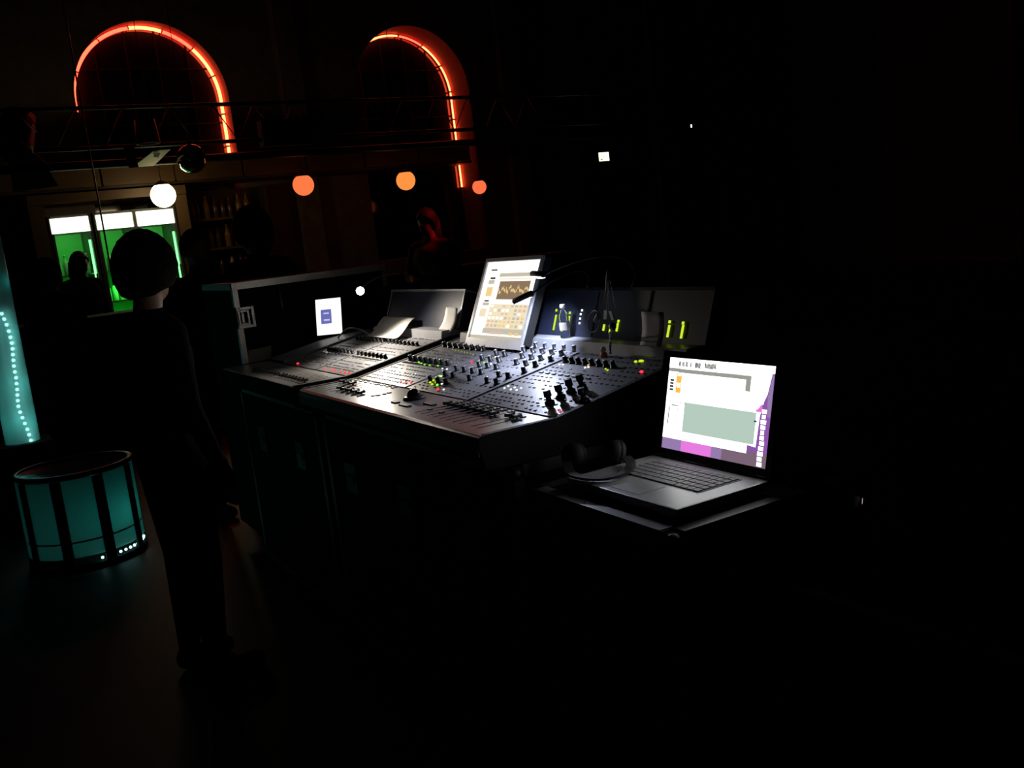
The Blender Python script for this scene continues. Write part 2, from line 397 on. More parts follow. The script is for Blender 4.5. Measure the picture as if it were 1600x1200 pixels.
# ------------------------------------------------------------------ globe lamps
emi('globe_white', (1, .80, .42), 8.0); emi('globe_orange', (1, .20, .06), 1.0); emi('globe_amber', (1, .30, .055), 1.0); emi('globe_red', (1, .17, .06), 1.0)
for (px, py, dia, mname, lab, e) in ((255, 305, 38, 'globe_white', 'white glowing globe lamp hanging beside the lit cooler headers', (1, .8, .45)),
        (474, 289, 33, 'globe_orange', 'orange globe lamp hanging between the two neon arches', (1, .25, .1)),
        (634, 282, 30, 'globe_amber', 'amber globe lamp hanging in front of the deep arched recess', (1, .35, .1)),
        (749, 292, 22, 'globe_red', 'small red-orange globe lamp hanging beyond the deep arched recess', (1, .2, .1))):
    u, z = onw((px, py), 1.2); P = WP(u, 1.2, z); dep = (P-CAM).dot(FW); r = dia/2*dep/F
    g = thing('globe_lamp', lab, 'lamp', P)
    prof = [(max(1e-5, r*math.sin(math.pi*i/16)), -r*math.cos(math.pi*i/16)) for i in range(14)]
    MB().lathe(prof, 24, P).build('globe', mname, g)
    MB().lathe([(r*.58, r*.80), (r*.58, r*.93), (r*.2, r*1.15), (.012, r*1.2)], 16, P).build('fitter_cap', 'steel_dark', g)
    MB().tube([P+Vector((0, 0, r*1.2)), Vector((P.x, P.y, HC))], .004, 5).build('cord', 'black_matte', g)
# ------------------------------------------------------------------ disco ball, truss, fixtures
u, z = onw((299, 248), 2.0); P = WP(u, 2.0, z); rb = 22.5*(P-CAM).dot(FW)/F
db = thing('disco_ball', 'dark glossy ball hanging above the white globe lamp', 'ball', P)
MB().ball(P, rb, 32, 20).build('shell', 'chrome_ball', db)
MB().lathe([(.03, rb), (.03, rb+.03), (.008, rb+.04)], 12, P).build('cap', 'steel_dark', db)
MB().tube([P+Vector((0, 0, rb+.03)), Vector((P.x, P.y, HC))], .004, 5).build('cord', 'black_matte', db)

VT = 1.5
zA = onw((100, 170), VT)[1]; zB = onw((718, 203), VT)[1]; zC = onw((722, 224), VT)[1]
tr = thing('lighting_truss', 'dark horizontal lighting truss crossing in front of both neon arches', 'truss', WP(4, VT, zA))
for z, v in ((zA, VT), (zB, VT), (zC, VT)): MB().tube([WP(-2.5, v, z), WP(9.5, v, z)], .024 if z != zC else .045, 8).build('chord', 'steel_dark', tr)
n = 24
for i in range(n):
    u0 = -2.5+12*i/n; u1 = u0+6/n; u2 = u0+12/n
    MB().tube([WP(u0, VT, zA), WP(u1, VT, zB), WP(u2, VT, zA)], .009, 5).build('brace', 'steel_dark', tr)
for u in (-2.3, 3.9, 9.3): MB().tube([WP(u, VT, zA), WP(u, VT, HC)], .006, 5).build('hanging_wire', 'steel_dark', tr)
# thin pole hanging down in front of the coolers
pa = onw((134, 205), 1.7); pb = onw((168, 392), 1.7)
tag(MB().tube([WP(pb[0], 1.7, 1.35), WP(pb[0], 1.7, pa[1]+.6), WP(pb[0], 1.7, HC)], .010, 6).build('hanging_pole', 'steel'), 'thin pale metal pole hanging in front of the cooler headers', 'pole')
def fixture(px, v, rz, tilt, label, doors='steel_dark', scale=1.0):
    u, z = onw(px, v); P = WP(u, v, z)
    t = thing('spotlight', label, 'spotlight', P, 0)
    X = Matrix.Translation(P) @ Matrix.Rotation(rz, 4, 'Z') @ Matrix.Rotation(tilt, 4, 'Y') @ Matrix.Scale(scale, 4)
    MB().lathe([(.06, -.30), (.10, -.27), (.12, -.05), (.12, .0), (.10, .0), (.09, -.1)], 20, (0, 0, 0), 0, X, True, False).lathe([(.001, -.31), (.06, -.30)], 20, (0, 0, 0), 0, X).build('housing', 'steel_dark', t)
    MB().tube([X @ Vector((0, .14, -.12)), X @ Vector((0, .15, .0))] if False else [X @ Vector((0, -.15, -.12)), X @ Vector((-.25, -.15, -.12)), X @ Vector((-.25, .15, -.12)), X @ Vector((0, .15, -.12))], .008, 6).build('yoke', 'steel_dark', t)
    for k in range(4):
        R = X @ Matrix.Rotation(k*math.pi/2, 4, 'Z')
        MB().add([(.12, -.12, 0), (.12, .12, 0), (.26, .17, .13), (.26, -.17, .13), (.123, -.12, .003), (.123, .12, .003), (.263, .17, .133), (.263, -.17, .133)], [(0, 1, 2, 3), (7, 6, 5, 4), (0, 4, 5, 1), (1, 5, 6, 2), (2, 6, 7, 3), (3, 7, 4, 0)], 0, False, R).build('barn_door', doors if k == 0 else 'steel_dark', t)
    return t
# barn door with the bar's light painted in as pale green, and a square hole, hung under the truss
u, z = onw((233, 245), 1.9)
def pw(p, v): q = onw(p, v); return WP(q[0], v, q[1])
pts = [pw((207, 262), 1.62), pw((240, 236), 2.10), pw((267, 233), 2.16), pw((252, 248), 1.88), pw((240, 259), 1.68)]
hol = thing('spotlight', 'spotlight with one barn door painted as if lit, hanging beside the disco ball', 'spotlight', pw((225, 235), 1.7))
m2 = MB(); k = len(pts); dn = Vector((0, 0, .012))
m2.add([p for p in pts]+[p+dn for p in pts], [list(range(k)), list(range(k, 2*k))[::-1]]+[(i, (i+1) % k, k+(i+1) % k, k+i) for i in range(k)]); m2.build('barn_door', 'barn_door', hol)
q = [pw((240, 239), 2.07), pw((250, 238), 2.09), pw((247, 244), 1.98), pw((240, 244), 1.97)]
MB().add([p-dn*.6 for p in q]+[p-dn*1.0 for p in q], [(0, 1, 2, 3), (7, 6, 5, 4), (0, 4, 5, 1), (1, 5, 6, 2), (2, 6, 7, 3), (3, 7, 4, 0)]).build('latch', 'black_matte', hol)  # dark plate standing in for the square hole
A0 = pw((215, 205), 1.6); X = Matrix.Translation(pw((232, 225), 1.65))
MB().lathe([(.01, .28), (.11, .26), (.13, .02), (.13, 0), (.11, 0), (.11, .1)], 20, (0, 0, 0), 0, X, True, False).build('housing', 'steel_dark', hol)
MB().tube([pw((218, 225), 1.65), pw((214, 195), 1.55), pw((236, 190), 1.55), pw((246, 222), 1.65)], .01, 6).build('yoke', 'steel_dark', hol)
rp = pw((203, 243), 1.8)
MB().add([rp+UD*-.06+Vector((0, 0, .12)), rp+UD*.06+Vector((0, 0, .10)), rp+UD*.07-Vector((0, 0, .13)), rp-UD*.03-Vector((0, 0, .13)), rp+UD*-.06+VD*-.01+Vector((0, 0, .12)), rp+UD*.06-VD*.01+Vector((0, 0, .10)), rp+UD*.07-VD*.01-Vector((0, 0, .13)), rp-UD*.03-VD*.01-Vector((0, 0, .13))],
    [(0, 1, 2, 3), (7, 6, 5, 4), (0, 4, 5, 1), (1, 5, 6, 2), (2, 6, 7, 3), (3, 7, 4, 0)]).build('colour_filter', 'redlit_cloth_filter', hol)
fixture((20, 235), 1.5, math.radians(-40), math.radians(150), 'spotlight with barn doors at the truss end above the bottle shelf', 'barn_door', 1.6)
# light bar with three lamps
u, z = onw((452, 210), 1.5); P = WP(u, 1.5, z)
lb = thing('blinder_light', 'dark three-lamp blinder light fixed to the truss above the first orange globe', 'light fixture', P)
wbox(MB(), u-.36, u+.32, 1.42, 1.58, z-.13, z+.17).build('housing', 'steel_dark', lb)
for d in (-.2, 0, .2):
    X = Matrix.Translation(WP(u+d, 1.585, z+.02)) @ Matrix.Rotation(math.pi/2-0, 4, 'Y')
    MB().lathe([(.085, -.004), (.085, .02), (.07, .02), (.04, .004), (.001, .002)], 18, (0, 0, 0), 0, X).build('lamp_reflector', 'black_gloss', lb)
# exit sign and small glowing glints on the far part of the wall
emi('sign_glow', (1, 1, .55), 2.5); mat('sign_mark', (.05, .05, .02), .6)
u, z = onw((943, 245), .1)
ex = thing('exit_sign', 'small bright yellow-white emergency exit sign on the dark wall', 'sign', WP(u, .1, z))
wbox(MB(), u-.12, u+.12, .05, .11, z-.085, z+.085).build('housing', 'steel_dark', ex)
wbox(MB(), u-.108, u+.108, .11, .114, z-.07, z+.07).build('lit_face', 'sign_glow', ex)
m2 = MB()
wbox(m2, u-.085, u-.035, .1145, .116, z-.075+.02, z-.04); wbox(m2, u-.01, u+.0, .1145, .116, z-.045, z+.045); wbox(m2, u+.05, u+.06, .1145, .116, z-.045, z+.02)
m2.build('pictogram', 'sign_mark', ex)
for px, lab in (((1080, 197), 'tiny white glint made to glow, higher up beyond the exit sign'), ((1036, 317), 'tiny white glint made to glow, lower down beyond the exit sign')):
    u, z = onw(px, .05); wl_ = thing('glint_point', lab, 'light', WP(u, .05, z))  # glint of light built as a small glowing box
    wbox(MB(), u-.05, u+.05, .0, .05, z-.05, z+.05).build('housing', 'steel_dark', wl_)
    wbox(MB(), u-.014, u+.014, .05, .056, z-.028, z+.028).build('lens', 'led_white', wl_)
dr = thing('door_1', 'x', 'x', WP(onw((900, 300))[0]+.4, .03, 0)); del dr['label']; del dr['category']; struct(dr)
uu = onw((893, 200))[0]
wbox(MB(), uu+.12, uu+1.3, .0, .03, 0, 2.2).build('door_leaf', 'wood_dark', dr)
m2 = MB(); wbox(m2, uu, uu+.1, 0, .06, 0, 3.4); m2.build('door_frame', 'steel', dr)
wbox(MB(), uu+1.12, uu+1.16, .03, .08, .95, 1.1).build('door_handle', 'steel', dr)

# ================================================================== mixing desk
def console_case(name, label, x0, x1, y0, y1, z1, latches=2):
    t = thing(name, label, 'flight case', ((x0+x1)/2, (y0+y1)/2, 0))
    MB().box((x0+.004, y0+.004, .105), (x1-.004, y1-.004, z1-.004)).build('body', 'case_lam', t)
    e = .03
    for (ya, za) in ((y0, z1), (y1, z1), (y0, .10), (y1, .10)):
        sy = 1 if ya == y0 else -1; sz = -1 if za == z1 else 1
        MB().prism([(ya, za), (ya+sy*e, za), (ya+sy*e, za+sz*.0035), (ya+sy*.0035, za+sz*.0035), (ya+sy*.0035, za+sz*e), (ya, za+sz*e)], x0+.03, x1-.03).build('edge_trim', 'alu_dull', t)
    for (xa, za) in ((x0, z1), (x1, z1)):
        sx = 1 if xa == x0 else -1
        MB().prism([(xa, za), (xa+sx*e, za), (xa+sx*e, za-.0035), (xa+sx*.0035, za-.0035), (xa+sx*.0035, za-e), (xa, za-e)], y0+.03, y1-.03, 0, 'y').build('edge_trim', 'alu_dull', t)
    for xa in (x0, x1):
        for ya in (y0, y1):
            sx = 1 if xa == x0 else -1; sy = 1 if ya == y0 else -1
            MB().prism([(xa, ya), (xa+sx*e, ya), (xa+sx*e, ya+sy*.0035), (xa+sx*.0035, ya+sy*.0035), (xa+sx*.0035, ya+sy*e), (xa, ya+sy*e)], .13, z1-.03, 0, 'z').build('edge_trim', 'alu_dull', t)
            for za in (z1-.021, .122): MB().ball((xa+sx*.010, ya+sy*.010, za), .019, 12, 8).build('corner_ball', 'steel_dark', t)
            cx, cy = xa+sx*.09, ya+sy*.09
            m2 = MB().box((cx-.035, cy-.035, .095), (cx+.035, cy+.035, .104)); m2.box((cx-.022, cy-.02, .04), (cx-.018, cy+.02, .095)); m2.box((cx+.018, cy-.02, .04), (cx+.022, cy+.02, .095))
            cs = m2.build('castor', 'steel_dark', t)
            MB().lathe([(.02, -.015), (.042, -.015), (.045, -.01), (.045, .01), (.042, .015), (.02, .015)], 18, (0, 0, 0), 0, Matrix.Translation((cx, cy, .045)) @ Matrix.Rotation(math.pi/2, 4, 'Y')).build('wheel', 'rubber', cs)
    n = latches
    for i in range(n):
        xm = x0+(x1-x0)*(i+.5)/n; zm = z1-.22
        l = MB().box((xm-.055, y0-.002, zm-.055), (xm+.055, y0+.006, zm+.055), 0, .004).build('latch_dish', 'alu_dull', t)
        MB().box((xm-.03, y0-.006, zm-.012), (xm+.03, y0-.001, zm+.012), 0, .003).build('latch_wing', 'alu_dull', l)
    return t
console_case('flight_case', 'black flight case carrying the wide part of the mixing desk', -3.36, -1.99, 1.10, 1.80, .915, 3)
console_case('flight_case', 'black flight case carrying the extension desk with the tablet', -4.46, -3.42, 1.10, 1.80, .915, 2)

def knob_mesh(name, mats, r=.0075, h=.016, cap=True):
    m2 = MB().lathe([(r*1.25, 0), (r*1.2, h*.18), (r*.95, h*.22), (r*.85, h*.92), (r*.7, h)], 10, (0, 0, 0), 0)
    if cap: m2.lathe([(r*.72, h), (r*.66, h*1.06), (r*.3, h*1.09)], 10, (0, 0, 0), 1)
    m2.box((-.0008, 0, h*1.0), (.0008, r*.9, h*1.12), 1)
    return m2.mesh(name, mats)
KN_B = knob_mesh('knob', ['knob', 'button_pale'], cap=False)
KN_S = knob_mesh('knob', ['knob', 'chrome_cap'], .0085, .019)
KN_L = MB().lathe([(.0135, 0), (.0135, .007), (.0075, .010), (.007, .018), (.0105, .021), (.010, .036), (.008, .038)], 12).box((-.0008, 0, .037), (.0008, .009, .0388), 0).mesh('encoder', ['knob'])
LEDS = {k: MB().lathe([(.0042, 0), (.0042, .002), (.003, .0038), (.001, .0045)], 8).mesh('led', 'led_'+k) for k in ('red', 'green', 'yellow', 'white', 'amber', 'olive')}
FCAP = MB().prism([(-.013, .004), (.013, .004), (.012, .013), (.004, .011), (-.004, .011), (-.012, .013)], -.0065, .0065).box((-.0012, -.003, 0), (.0012, .003, .004)).box((-.0066, -.0006, .0105), (.0066, .0006, .0115), 1).mesh('fader_cap', ['knob', 'button_pale'])
RX = Matrix.Rotation(TH, 4, 'X')
def RKX(x, d, h=0): return Matrix.Translation(RK(x, d, h)) @ RX
PT = .004   # panel thickness above the body
def raked_plate(mb, x0, x1, d0, d1, h0, h1, mi=0):
    P = [RK(x, d, h) for x in (x0, x1) for d in (d0, d1) for h in (h0, h1)]
    return mb.add(P, [(0, 1, 3, 2), (4, 6, 7, 5), (0, 4, 5, 1), (2, 3, 7, 6), (0, 2, 6, 4), (1, 5, 7, 3)], mi)
def buttons(parent, x0, x1, rows, n, bw=.008, bd=.004, pale=.25, skip=.1, name='button_field'):
    m2 = MB()
    for d in rows:
        for i in range(n):
            if random.random() < skip: continue
            x = x0+(x1-x0)*i/(n-1); raked_plate(m2, x-bw*.38, x+bw*.38, d-bd*.36, d+bd*.36, PT, PT+.0022, 1 if random.random() < pale else 0)
    o = m2.build(name, ['button', 'button_pale'], parent); o['kind'] = 'stuff'; return o
def scribble(parent, x0, x1, d, n):   # dark display strips / slots
    m2 = MB()
    for i in range(n):
        xa = x0+(x1-x0)*i/n; raked_plate(m2, xa+.004, xa+(x1-x0)/n-.004, d-.006, d+.006, PT, PT+.0015)
    o = m2.build('display_strip', 'black_gloss', parent); return o
def led(kind, parent, px, s=1.0):
    x, d = onrk(px); return piece('led', LEDS[kind], parent, RKX(x, d, PT) @ Matrix.Scale(s, 4))
PAN_T = math.radians(20); PY0, PZ0 = 1.715, 1.112
def PN(x, h, o=0): return Vector((x, PY0+h*math.sin(PAN_T)-o*math.cos(PAN_T), PZ0+h*math.cos(PAN_T)+o*math.sin(PAN_T)))
def onpan(p):
    P = onpl(p, (0, PY0, PZ0), Vector((0, -math.cos(PAN_T), math.sin(PAN_T)))); return P.x, (P.z-PZ0)/math.cos(PAN_T)
def panbox(mb, x0, x1, h0, h1, o0, o1, mi=0):
    P = [PN(x, h, o) for x in (x0, x1) for h in (h0, h1) for o in (o0, o1)]
    return mb.add(P, [(0, 1, 3, 2), (4, 6, 7, 5), (0, 4, 5, 1), (2, 3, 7, 6), (0, 2, 6, 4), (1, 5, 7, 3)], mi)

def desk(name, label, x0, x1, bx0, bx1):
    t = thing(name, label, 'mixing desk', ((x0+x1)/2, 1.4, .915))
    dB = .445; yb, zb_ = RK(0, dB).y, RK(0, dB).z
    prof = [(1.04, .935), (1.03, .985), (1.036, .996), (1.045, 1.0), (RY, RZ), (yb, zb_), (1.80, zb_), (1.82, .93), (1.80, .916), (1.07, .916)]
    MB().prism(prof, x0+.018, x1-.018).build('body', 'console_dark', t)
    for xa in (x0, x1-.018): MB().prism([(1.035, .925), (1.022, .985), (1.03, 1.0), (1.045, 1.006), (RY, 1.006), (yb, zb_+.006), (1.80, zb_+.006), (1.825, .925), (1.80, .916), (1.07, .916)], xa, xa+.018).build('end_cheek', 'console_dark', t)
    return t
# ---- wide desk
X0, X1 = -3.345, -2.0
dk = desk('mixing_desk', 'wide grey mixing desk with three control panels in front of the monitor', X0, X1, -3.3, -1.97)
rest = MB().box((X0+.02, 1.034, 1.0), (X1-.004, RY-.004, 1.0+PT), 0, .0015).build('fader_panel', 'console_rest', dk)
MB().prism([(1.022, .955), (1.020, .985), (1.026, 1.0), (1.036, 1.0+PT), (1.04, .99), (1.04, .95)], X0+.02, X1-.004).build('front_lip', 'console_rest', dk)
secs = [(-3.335, -2.925), (-2.905, -2.482), (-2.462, -2.004)]
S = []
for i, (a, b) in enumerate(secs):
    S.append(raked_plate(MB(), a, b, .006, .440, 0, PT).build('control_panel', 'console', dk))
MB().tube([RK(X0+.02, .452, .012), RK(X1-.01, .452, .012)], .009, 8).build('back_rail', 'lip', dk)
# fader panel pieces
FZ = 1.0+PT
def slots(parent, xs, y0, y1):
    m2 = MB()
    for x in xs: m2.box((x-.0015, y0, FZ-.0005), (x+.0015, y1, FZ+.0008))
    o = m2.build('fader_slots', 'black_matte', parent); return o
fx1 = [-3.285+.047*i for i in range(8)]; fx2 = [-2.462+.0385*i for i in range(8)]
slots(rest, fx1+fx2+[-2.13, -2.095], 1.075, 1.205)
for i, x in enumerate(fx1): piece('fader_cap', FCAP, rest, Matrix.Translation((x, 1.175 if i < 3 else 1.112, FZ)))
for i, x in enumerate(fx2): piece('fader_cap', FCAP, rest, Matrix.Translation((x, 1.178, FZ)))
for x in (-2.13, -2.095): piece('fader_cap', FCAP, rest, Matrix.Translation((x, 1.188, FZ)))
tb = MB().lathe([(.034, FZ), (.034, FZ+.006), (.028, FZ+.010), (.024, FZ+.010)], 20, (-2.675, 1.172, 0)).build('trackball_ring', 'knob', rest)
MB().ball((-2.675, 1.172, FZ+.010), .022, 16, 10).build('trackball', 'black_gloss', tb)
for (px, w_) in (((618, 629), .018), ((633, 634), .03), ((672, 632), .03)):
    P = onz(px, FZ); MB().box((P.x-w_, P.y-.008, FZ), (P.x+w_, P.y+.008, FZ+.004), 0, .0012).build('key_button', 'button', rest)
for px in ((583, 619), (591, 618), (600, 616), (608, 614), (817, 652), (672, 640), (690, 645)):
    P = onz(px, FZ); MB().box((P.x-.008, P.y-.006, FZ), (P.x+.008, P.y+.006, FZ+.003), 0, .001).build('key_button', 'button', rest)
m2 = MB()
for x in fx1+fx2:
    for y in (1.222, 1.234): m2.box((x-.007, y-.003, FZ), (x+.007, y+.003, FZ+.003))
m2.build('button_row', 'button', rest)['kind'] = 'stuff'
# panel 1: eight channel strips
def strips(parent, a, b, knob_rows, mesh, n=8):
    xs = [a+(b-a)*(i+.5)/n for i in range(n)]
    for d in knob_rows:
        for x in xs: piece('knob', mesh, parent, RKX(x, d, PT))
    return xs
strips(S[0], -3.31, -2.96, (.352, .205), KN_S)
for p in (KN_B,):
    pass
buttons(S[0], -3.30, -2.96, [.03, .052, .08, .10, .13, .155, .23, .255, .28, .305, .38, .40, .42], 16, .011, .008, .35)
scribble(S[0], -3.31, -2.95, .180, 8)
for px in ((655, 568), (659, 570), (664, 572), (672, 573), (685, 574)): led('green', S[0], px, .9)
for px in ((627, 598), (635, 599), (643, 600)): led('red', S[0], px, .9)
for i in range(8): led('olive', S[0], (708+4.6*i, 548+1.1*i), .8)
for px in ((645, 587), (650, 586)): led('white', S[0], px, .6)
# panel 2: dense encoders
a, b = secs[1]
for r_, d in enumerate([.075, .125, .175, .225, .275, .325, .375, .418]):
    for c_ in range(7):
        x = a+.045+c_*.0565+(.012 if r_ % 2 else 0)
        if d < .10 and c_ > 2: continue
        if random.random() < .20 or x > b-.02: continue
        piece('knob', KN_S, S[1], RKX(x, d, PT) @ Matrix.Rotation(random.uniform(-2, 2), 4, 'Z'))
buttons(S[1], a+.03, b-.025, [.022, .04, .058, .10, .15, .20, .25, .30, .35, .40, .43], 14, .010, .007, .3, .25)
for px in ((673, 600), (676, 603), (682, 600), (684, 604), (678, 597), (683, 592), (687, 590)): led('yellow' if px[0] < 684 else 'green', S[1], px, 1.1)
for px in ((691, 602), (692, 578), (699, 579), (690, 590), (694, 611)): led('white', S[1], px, .8)
for px in ((754, 563), (757, 569), (762, 572), (765, 564), (750, 571), (768, 562), (775, 560), (768, 571)): led('green' if px[0] < 760 else 'white', S[1], px, .9)
for px in ((738, 568), (685, 611), (860, 567)): led('red', S[1], px, 1.2)
# panel 3: outputs
a, b = secs[2]
xs = [-2.435+.0345*i for i in range(8)]
for x in xs: piece('knob', KN_S, S[2], RKX(x, .33, PT))
for px in ((860, 633), (877, 624), (893, 615), (910, 608), (914, 630)):
    x, d = onrk(px); piece('encoder', KN_L, S[2], RKX(x, d, PT))
buttons(S[2], -2.44, -2.18, [.022, .04, .06, .085, .14, .165, .19, .215, .262, .285, .37, .40], 12, .012, .006, .2, .15)
buttons(S[2], -2.155, -2.03, [.02, .045, .07, .10, .145, .22, .25, .28, .31, .34, .37, .40], 6, .009, .007, .2, .12)
m2 = MB()
for i in range(8): raked_plate(m2, xs[i]-.008, xs[i]+.008, .236, .244, PT, PT+.004)
m2.build('white_button_row', 'white_plastic', S[2])
for px in ((789, 609), (795, 606), (799, 611), (805, 608), (808, 612), (815, 609)): led('white', S[2], px, .8)
for px in ((875, 572), (880, 572), (915, 577), (920, 576), (936, 575), (946, 576)): led('white', S[2], px, .8)
for px in ((947, 579), (950, 581)): led('yellow', S[2], px, .7)
for px in ((920, 573),): led('amber', S[2], px, .8)
for px in ((994, 568), (1001, 567), (1004, 567)): led('yellow', S[2], px, 1.15)
led('red', S[2], (1003, 584), 1.2); led('red', S[2], (876, 645), .8)
# meter bridge
mbg = MB(); panbox(mbg, -3.28, -1.975, .0, .150, -.07, 0); br = mbg.build('meter_bridge', 'bridge', dk)
m2 = MB().prism([(1.652, 1.076), (1.660, 1.110), (1.722, 1.112), (1.76, 1.10), (1.76, 1.078)], -3.28, -1.985); m2.build('bridge_foot', 'lip', dk)
panbox(MB(), -3.285, -1.970, .150, .158, -.072, .006).build('bridge_top_edge', 'console_dark', br)
for xa in (-2.83, -2.50, -2.24): panbox(MB(), xa-.003, xa+.003, .004, .148, 0, .002).build('bridge_seam', 'console_dark', br)
def meter(px_top, px_bot, w_=.0075):
    xa, h1 = onpan(px_top); xb, h0 = onpan(px_bot); x = (xa+xb)/2
    panbox(MB(), x-w_/2, x+w_/2, h0, h1, .0005, .003).build('level_meter', 'led_yellow', br)
def mdot(px, kind='yellow', s=1):
    x, h = onpan(px); panbox(MB(), x-.004*s, x+.004*s, h-.004*s, h+.004*s, .0005, .003).build('meter_led', 'led_'+kind, br)
for a_, b_ in (((870, 492), (865, 516)), ((891, 494), (886, 516)), ((945, 507), (943, 517)), ((954, 514), (953, 520)), ((966, 505), (964, 518)), ((1047, 508), (1043, 527)), ((1068, 508), (1065, 529))): meter(a_, b_)
for px in ((870, 485), (891, 489), (967, 502), (1047, 503), (1068, 505)): mdot(px)
for px in ((910, 485), (908, 491), (907, 498), (906, 505)): mdot(px, 'white', .8)

# ---- extension desk
E0, E1 = -4.45, -3.43
ek = desk('mixing_desk', 'narrower extension mixing desk with two fader banks and paper sheet on it', E0, E1, -4.1, -3.4)
rest2 = MB().box((E0+.02, 1.034, 1.0), (E1-.02, RY-.004, 1.0+PT), 0, .0015).build('fader_panel', 'console_rest', ek)
secs2 = [(-4.195, -3.806), (-3.794, -3.452)]
S2 = [raked_plate(MB(), a, b, .006, .440, 0, PT).build('control_panel', 'console', ek) for a, b in secs2]
raked_plate(MB(), -4.43, -4.215, .006, .440, 0, .012).build('side_shelf', 'console', ek)
MB().tube([RK(-4.2, .452, .012), RK(-3.45, .452, .012)], .009, 8).build('back_rail', 'lip', ek)
for s_, (a, b) in zip(S2, ((-4.15, -3.815), (-3.787, -3.47))):
    strips(s_, a, b, (.332, .19), KN_B)
    buttons(s_, a+.01, b-.01, [.045, .065, .09, .115, .15, .225, .25, .28, .37, .40], 16, .010, .007, .4)
    scribble(s_, a, b, .165, 8)
    fx = [a+(b-a)*(i+.5)/8 for i in range(8)]; slots(rest2, fx, 1.075, 1.205)
    for x in fx: piece('fader_cap', FCAP, rest2, Matrix.Translation((x, 1.10, FZ)))
led('red', S2[0], (466, 570), 1.3)
for px in ((508, 578), (519, 580), (524, 580.5), (534, 583), (540, 584), (546, 584.5)): led('red', S2[1], px, 1.1)
for i in range(8): led('olive', S2[1], (562+5.6*i, 559+.9*i), .8)
m3 = MB(); panbox(m3, -4.12, -3.40, .0, .150, -.07, 0); br2 = m3.build('meter_bridge', 'bridge', ek)
panbox(MB(), -4.125, -3.395, .150, .158, -.072, .006).build('bridge_top_edge', 'lip', br2)
for xa in (-4.12, -3.407): panbox(MB(), xa, xa+.007, .0, .150, 0, .004).build('bridge_end_trim', 'lip', br2)
MB().prism([(1.652, 1.076), (1.660, 1.110), (1.722, 1.112), (1.76, 1.10), (1.76, 1.078)], -4.12, -3.44).build('bridge_foot', 'lip', ek)

# ------------------------------------------------------------------ monitor
MT = math.radians(24); MX0, MX1 = -3.128, -2.762; MY, MZ, MH = 1.615, 1.105, .282
def MO(x, h, o=0): return Vector((x, MY+h*math.sin(MT)-o*math.cos(MT), MZ+h*math.cos(MT)+o*math.sin(MT)))
def mobox(mb, x0, x1, h0, h1, o0, o1, mi=0):
    P = [MO(x, h, o) for x in (x0, x1) for h in (h0, h1) for o in (o0, o1)]
    return mb.add(P, [(0, 1, 3, 2), (4, 6, 7, 5), (0, 4, 5, 1), (2, 3, 7, 6), (0, 2, 6, 4), (1, 5, 7, 3)], mi)
mo = thing('monitor', 'bright flat screen monitor tilted back behind the centre of the mixing desk', 'monitor', ((MX0+MX1)/2, 1.70, 1.085))
m2 = MB(); e = .013
mobox(m2, MX0-e, MX1+e, -.010, MH+e, -.034, -.004); m2.build('housing', 'black_matte', mo)
m2 = MB(); mobox(m2, MX0-e, MX0, -.030, MH+e, -.004, .004); mobox(m2, MX1, MX1+e, -.030, MH+e, -.004, .004); mobox(m2, MX0, MX1, MH, MH+e, -.004, .004); mobox(m2, MX0, MX1, -.030, 0, -.004, .004)
m2.build('bezel', 'lip', mo)
emi('scr_white', (1, .97, .86), 1.6); emi('scr_cream', (.95, .82, .58), .95); emi('scr_brown', (.36, .24, .15), .75); emi('scr_gold', (1, .72, .3), .9); emi('scr_grey', (.72, .66, .54), .8); emi('scr_pink', (.95, .62, .46), .85); emi('scr_dark', (.06, .05, .05), .6)
m2 = MB()
def sq(x0, y0, x1, y1, mi, lay):  # fractions of the display, y down
    W_, H_ = MX1-MX0, MH; o = -.003+.00025*lay
    m2.quad(MO(MX0+x0*W_, H_*(1-y1), o), MO(MX0+x1*W_, H_*(1-y1), o), MO(MX0+x1*W_, H_*(1-y0), o), MO(MX0+x0*W_, H_*(1-y0), o), mi)
sq(0, 0, 1, 1, 0, 0)
sq(.10, .095, .22, .115, 6, 1)
sq(.29, .15, .93, .20, 4, 1); sq(.29, .22, .93, .235, 1, 1)
sq(.33, .255, .90, .49, 2, 1)
mm = 40
for i in range(mm):   # frequency trace
    x = .34+.55*i/mm; y = .375+.035*math.sin(i*.9)*math.sin(i*.31)+random.uniform(-.02, .02); sq(x, y-.012-random.random()*.02, x+.55/mm*.8, y+.012, 3, 2)
for (x0, y0, x1, y1, c_) in ((.12, .20, .22, .225, 6), (.10, .235, .22, .29, 4), (.10, .33, .22, .45, 3), (.11, .50, .20, .52, 6), (.09, .53, .22, .57, 4), (.07, .61, .20, .72, 1), (.25, .55, .97, .86, 1), (.22, .86, .97, .93, 4), (.37, .90, .60, .935, 5), (0, .955, 1, 1, 4), (.73, .90, .80, .94, 3), (.84, .90, .91, .94, 3)): sq(x0, y0, x1, y1, c_, 1)
for r_ in range(6):
    for c_ in range(9):
        x = .27+c_*.077; y = .565+r_*.049
        sq(x, y, x+.05, y+.022+.01*(r_ % 2), random.choice([4, 4, 4, 3, 5, 0] if r_ > 2 else [4, 5, 1, 0]), 2)
m2.build('display', ['scr_white', 'scr_cream', 'scr_brown', 'scr_gold', 'scr_grey', 'scr_pink', 'scr_dark'], mo)
xm = (MX0+MX1)/2
st = MB().tube([PN(xm, .159, -.035), PN(xm, .19, -.045), MO(xm, .2, -.036)], .018, 10).build('stand_arm', 'black_matte', mo)
light('monitor_light', 'AREA', MO(xm, .15, .01), .0001, (1, .9, .7), .2)

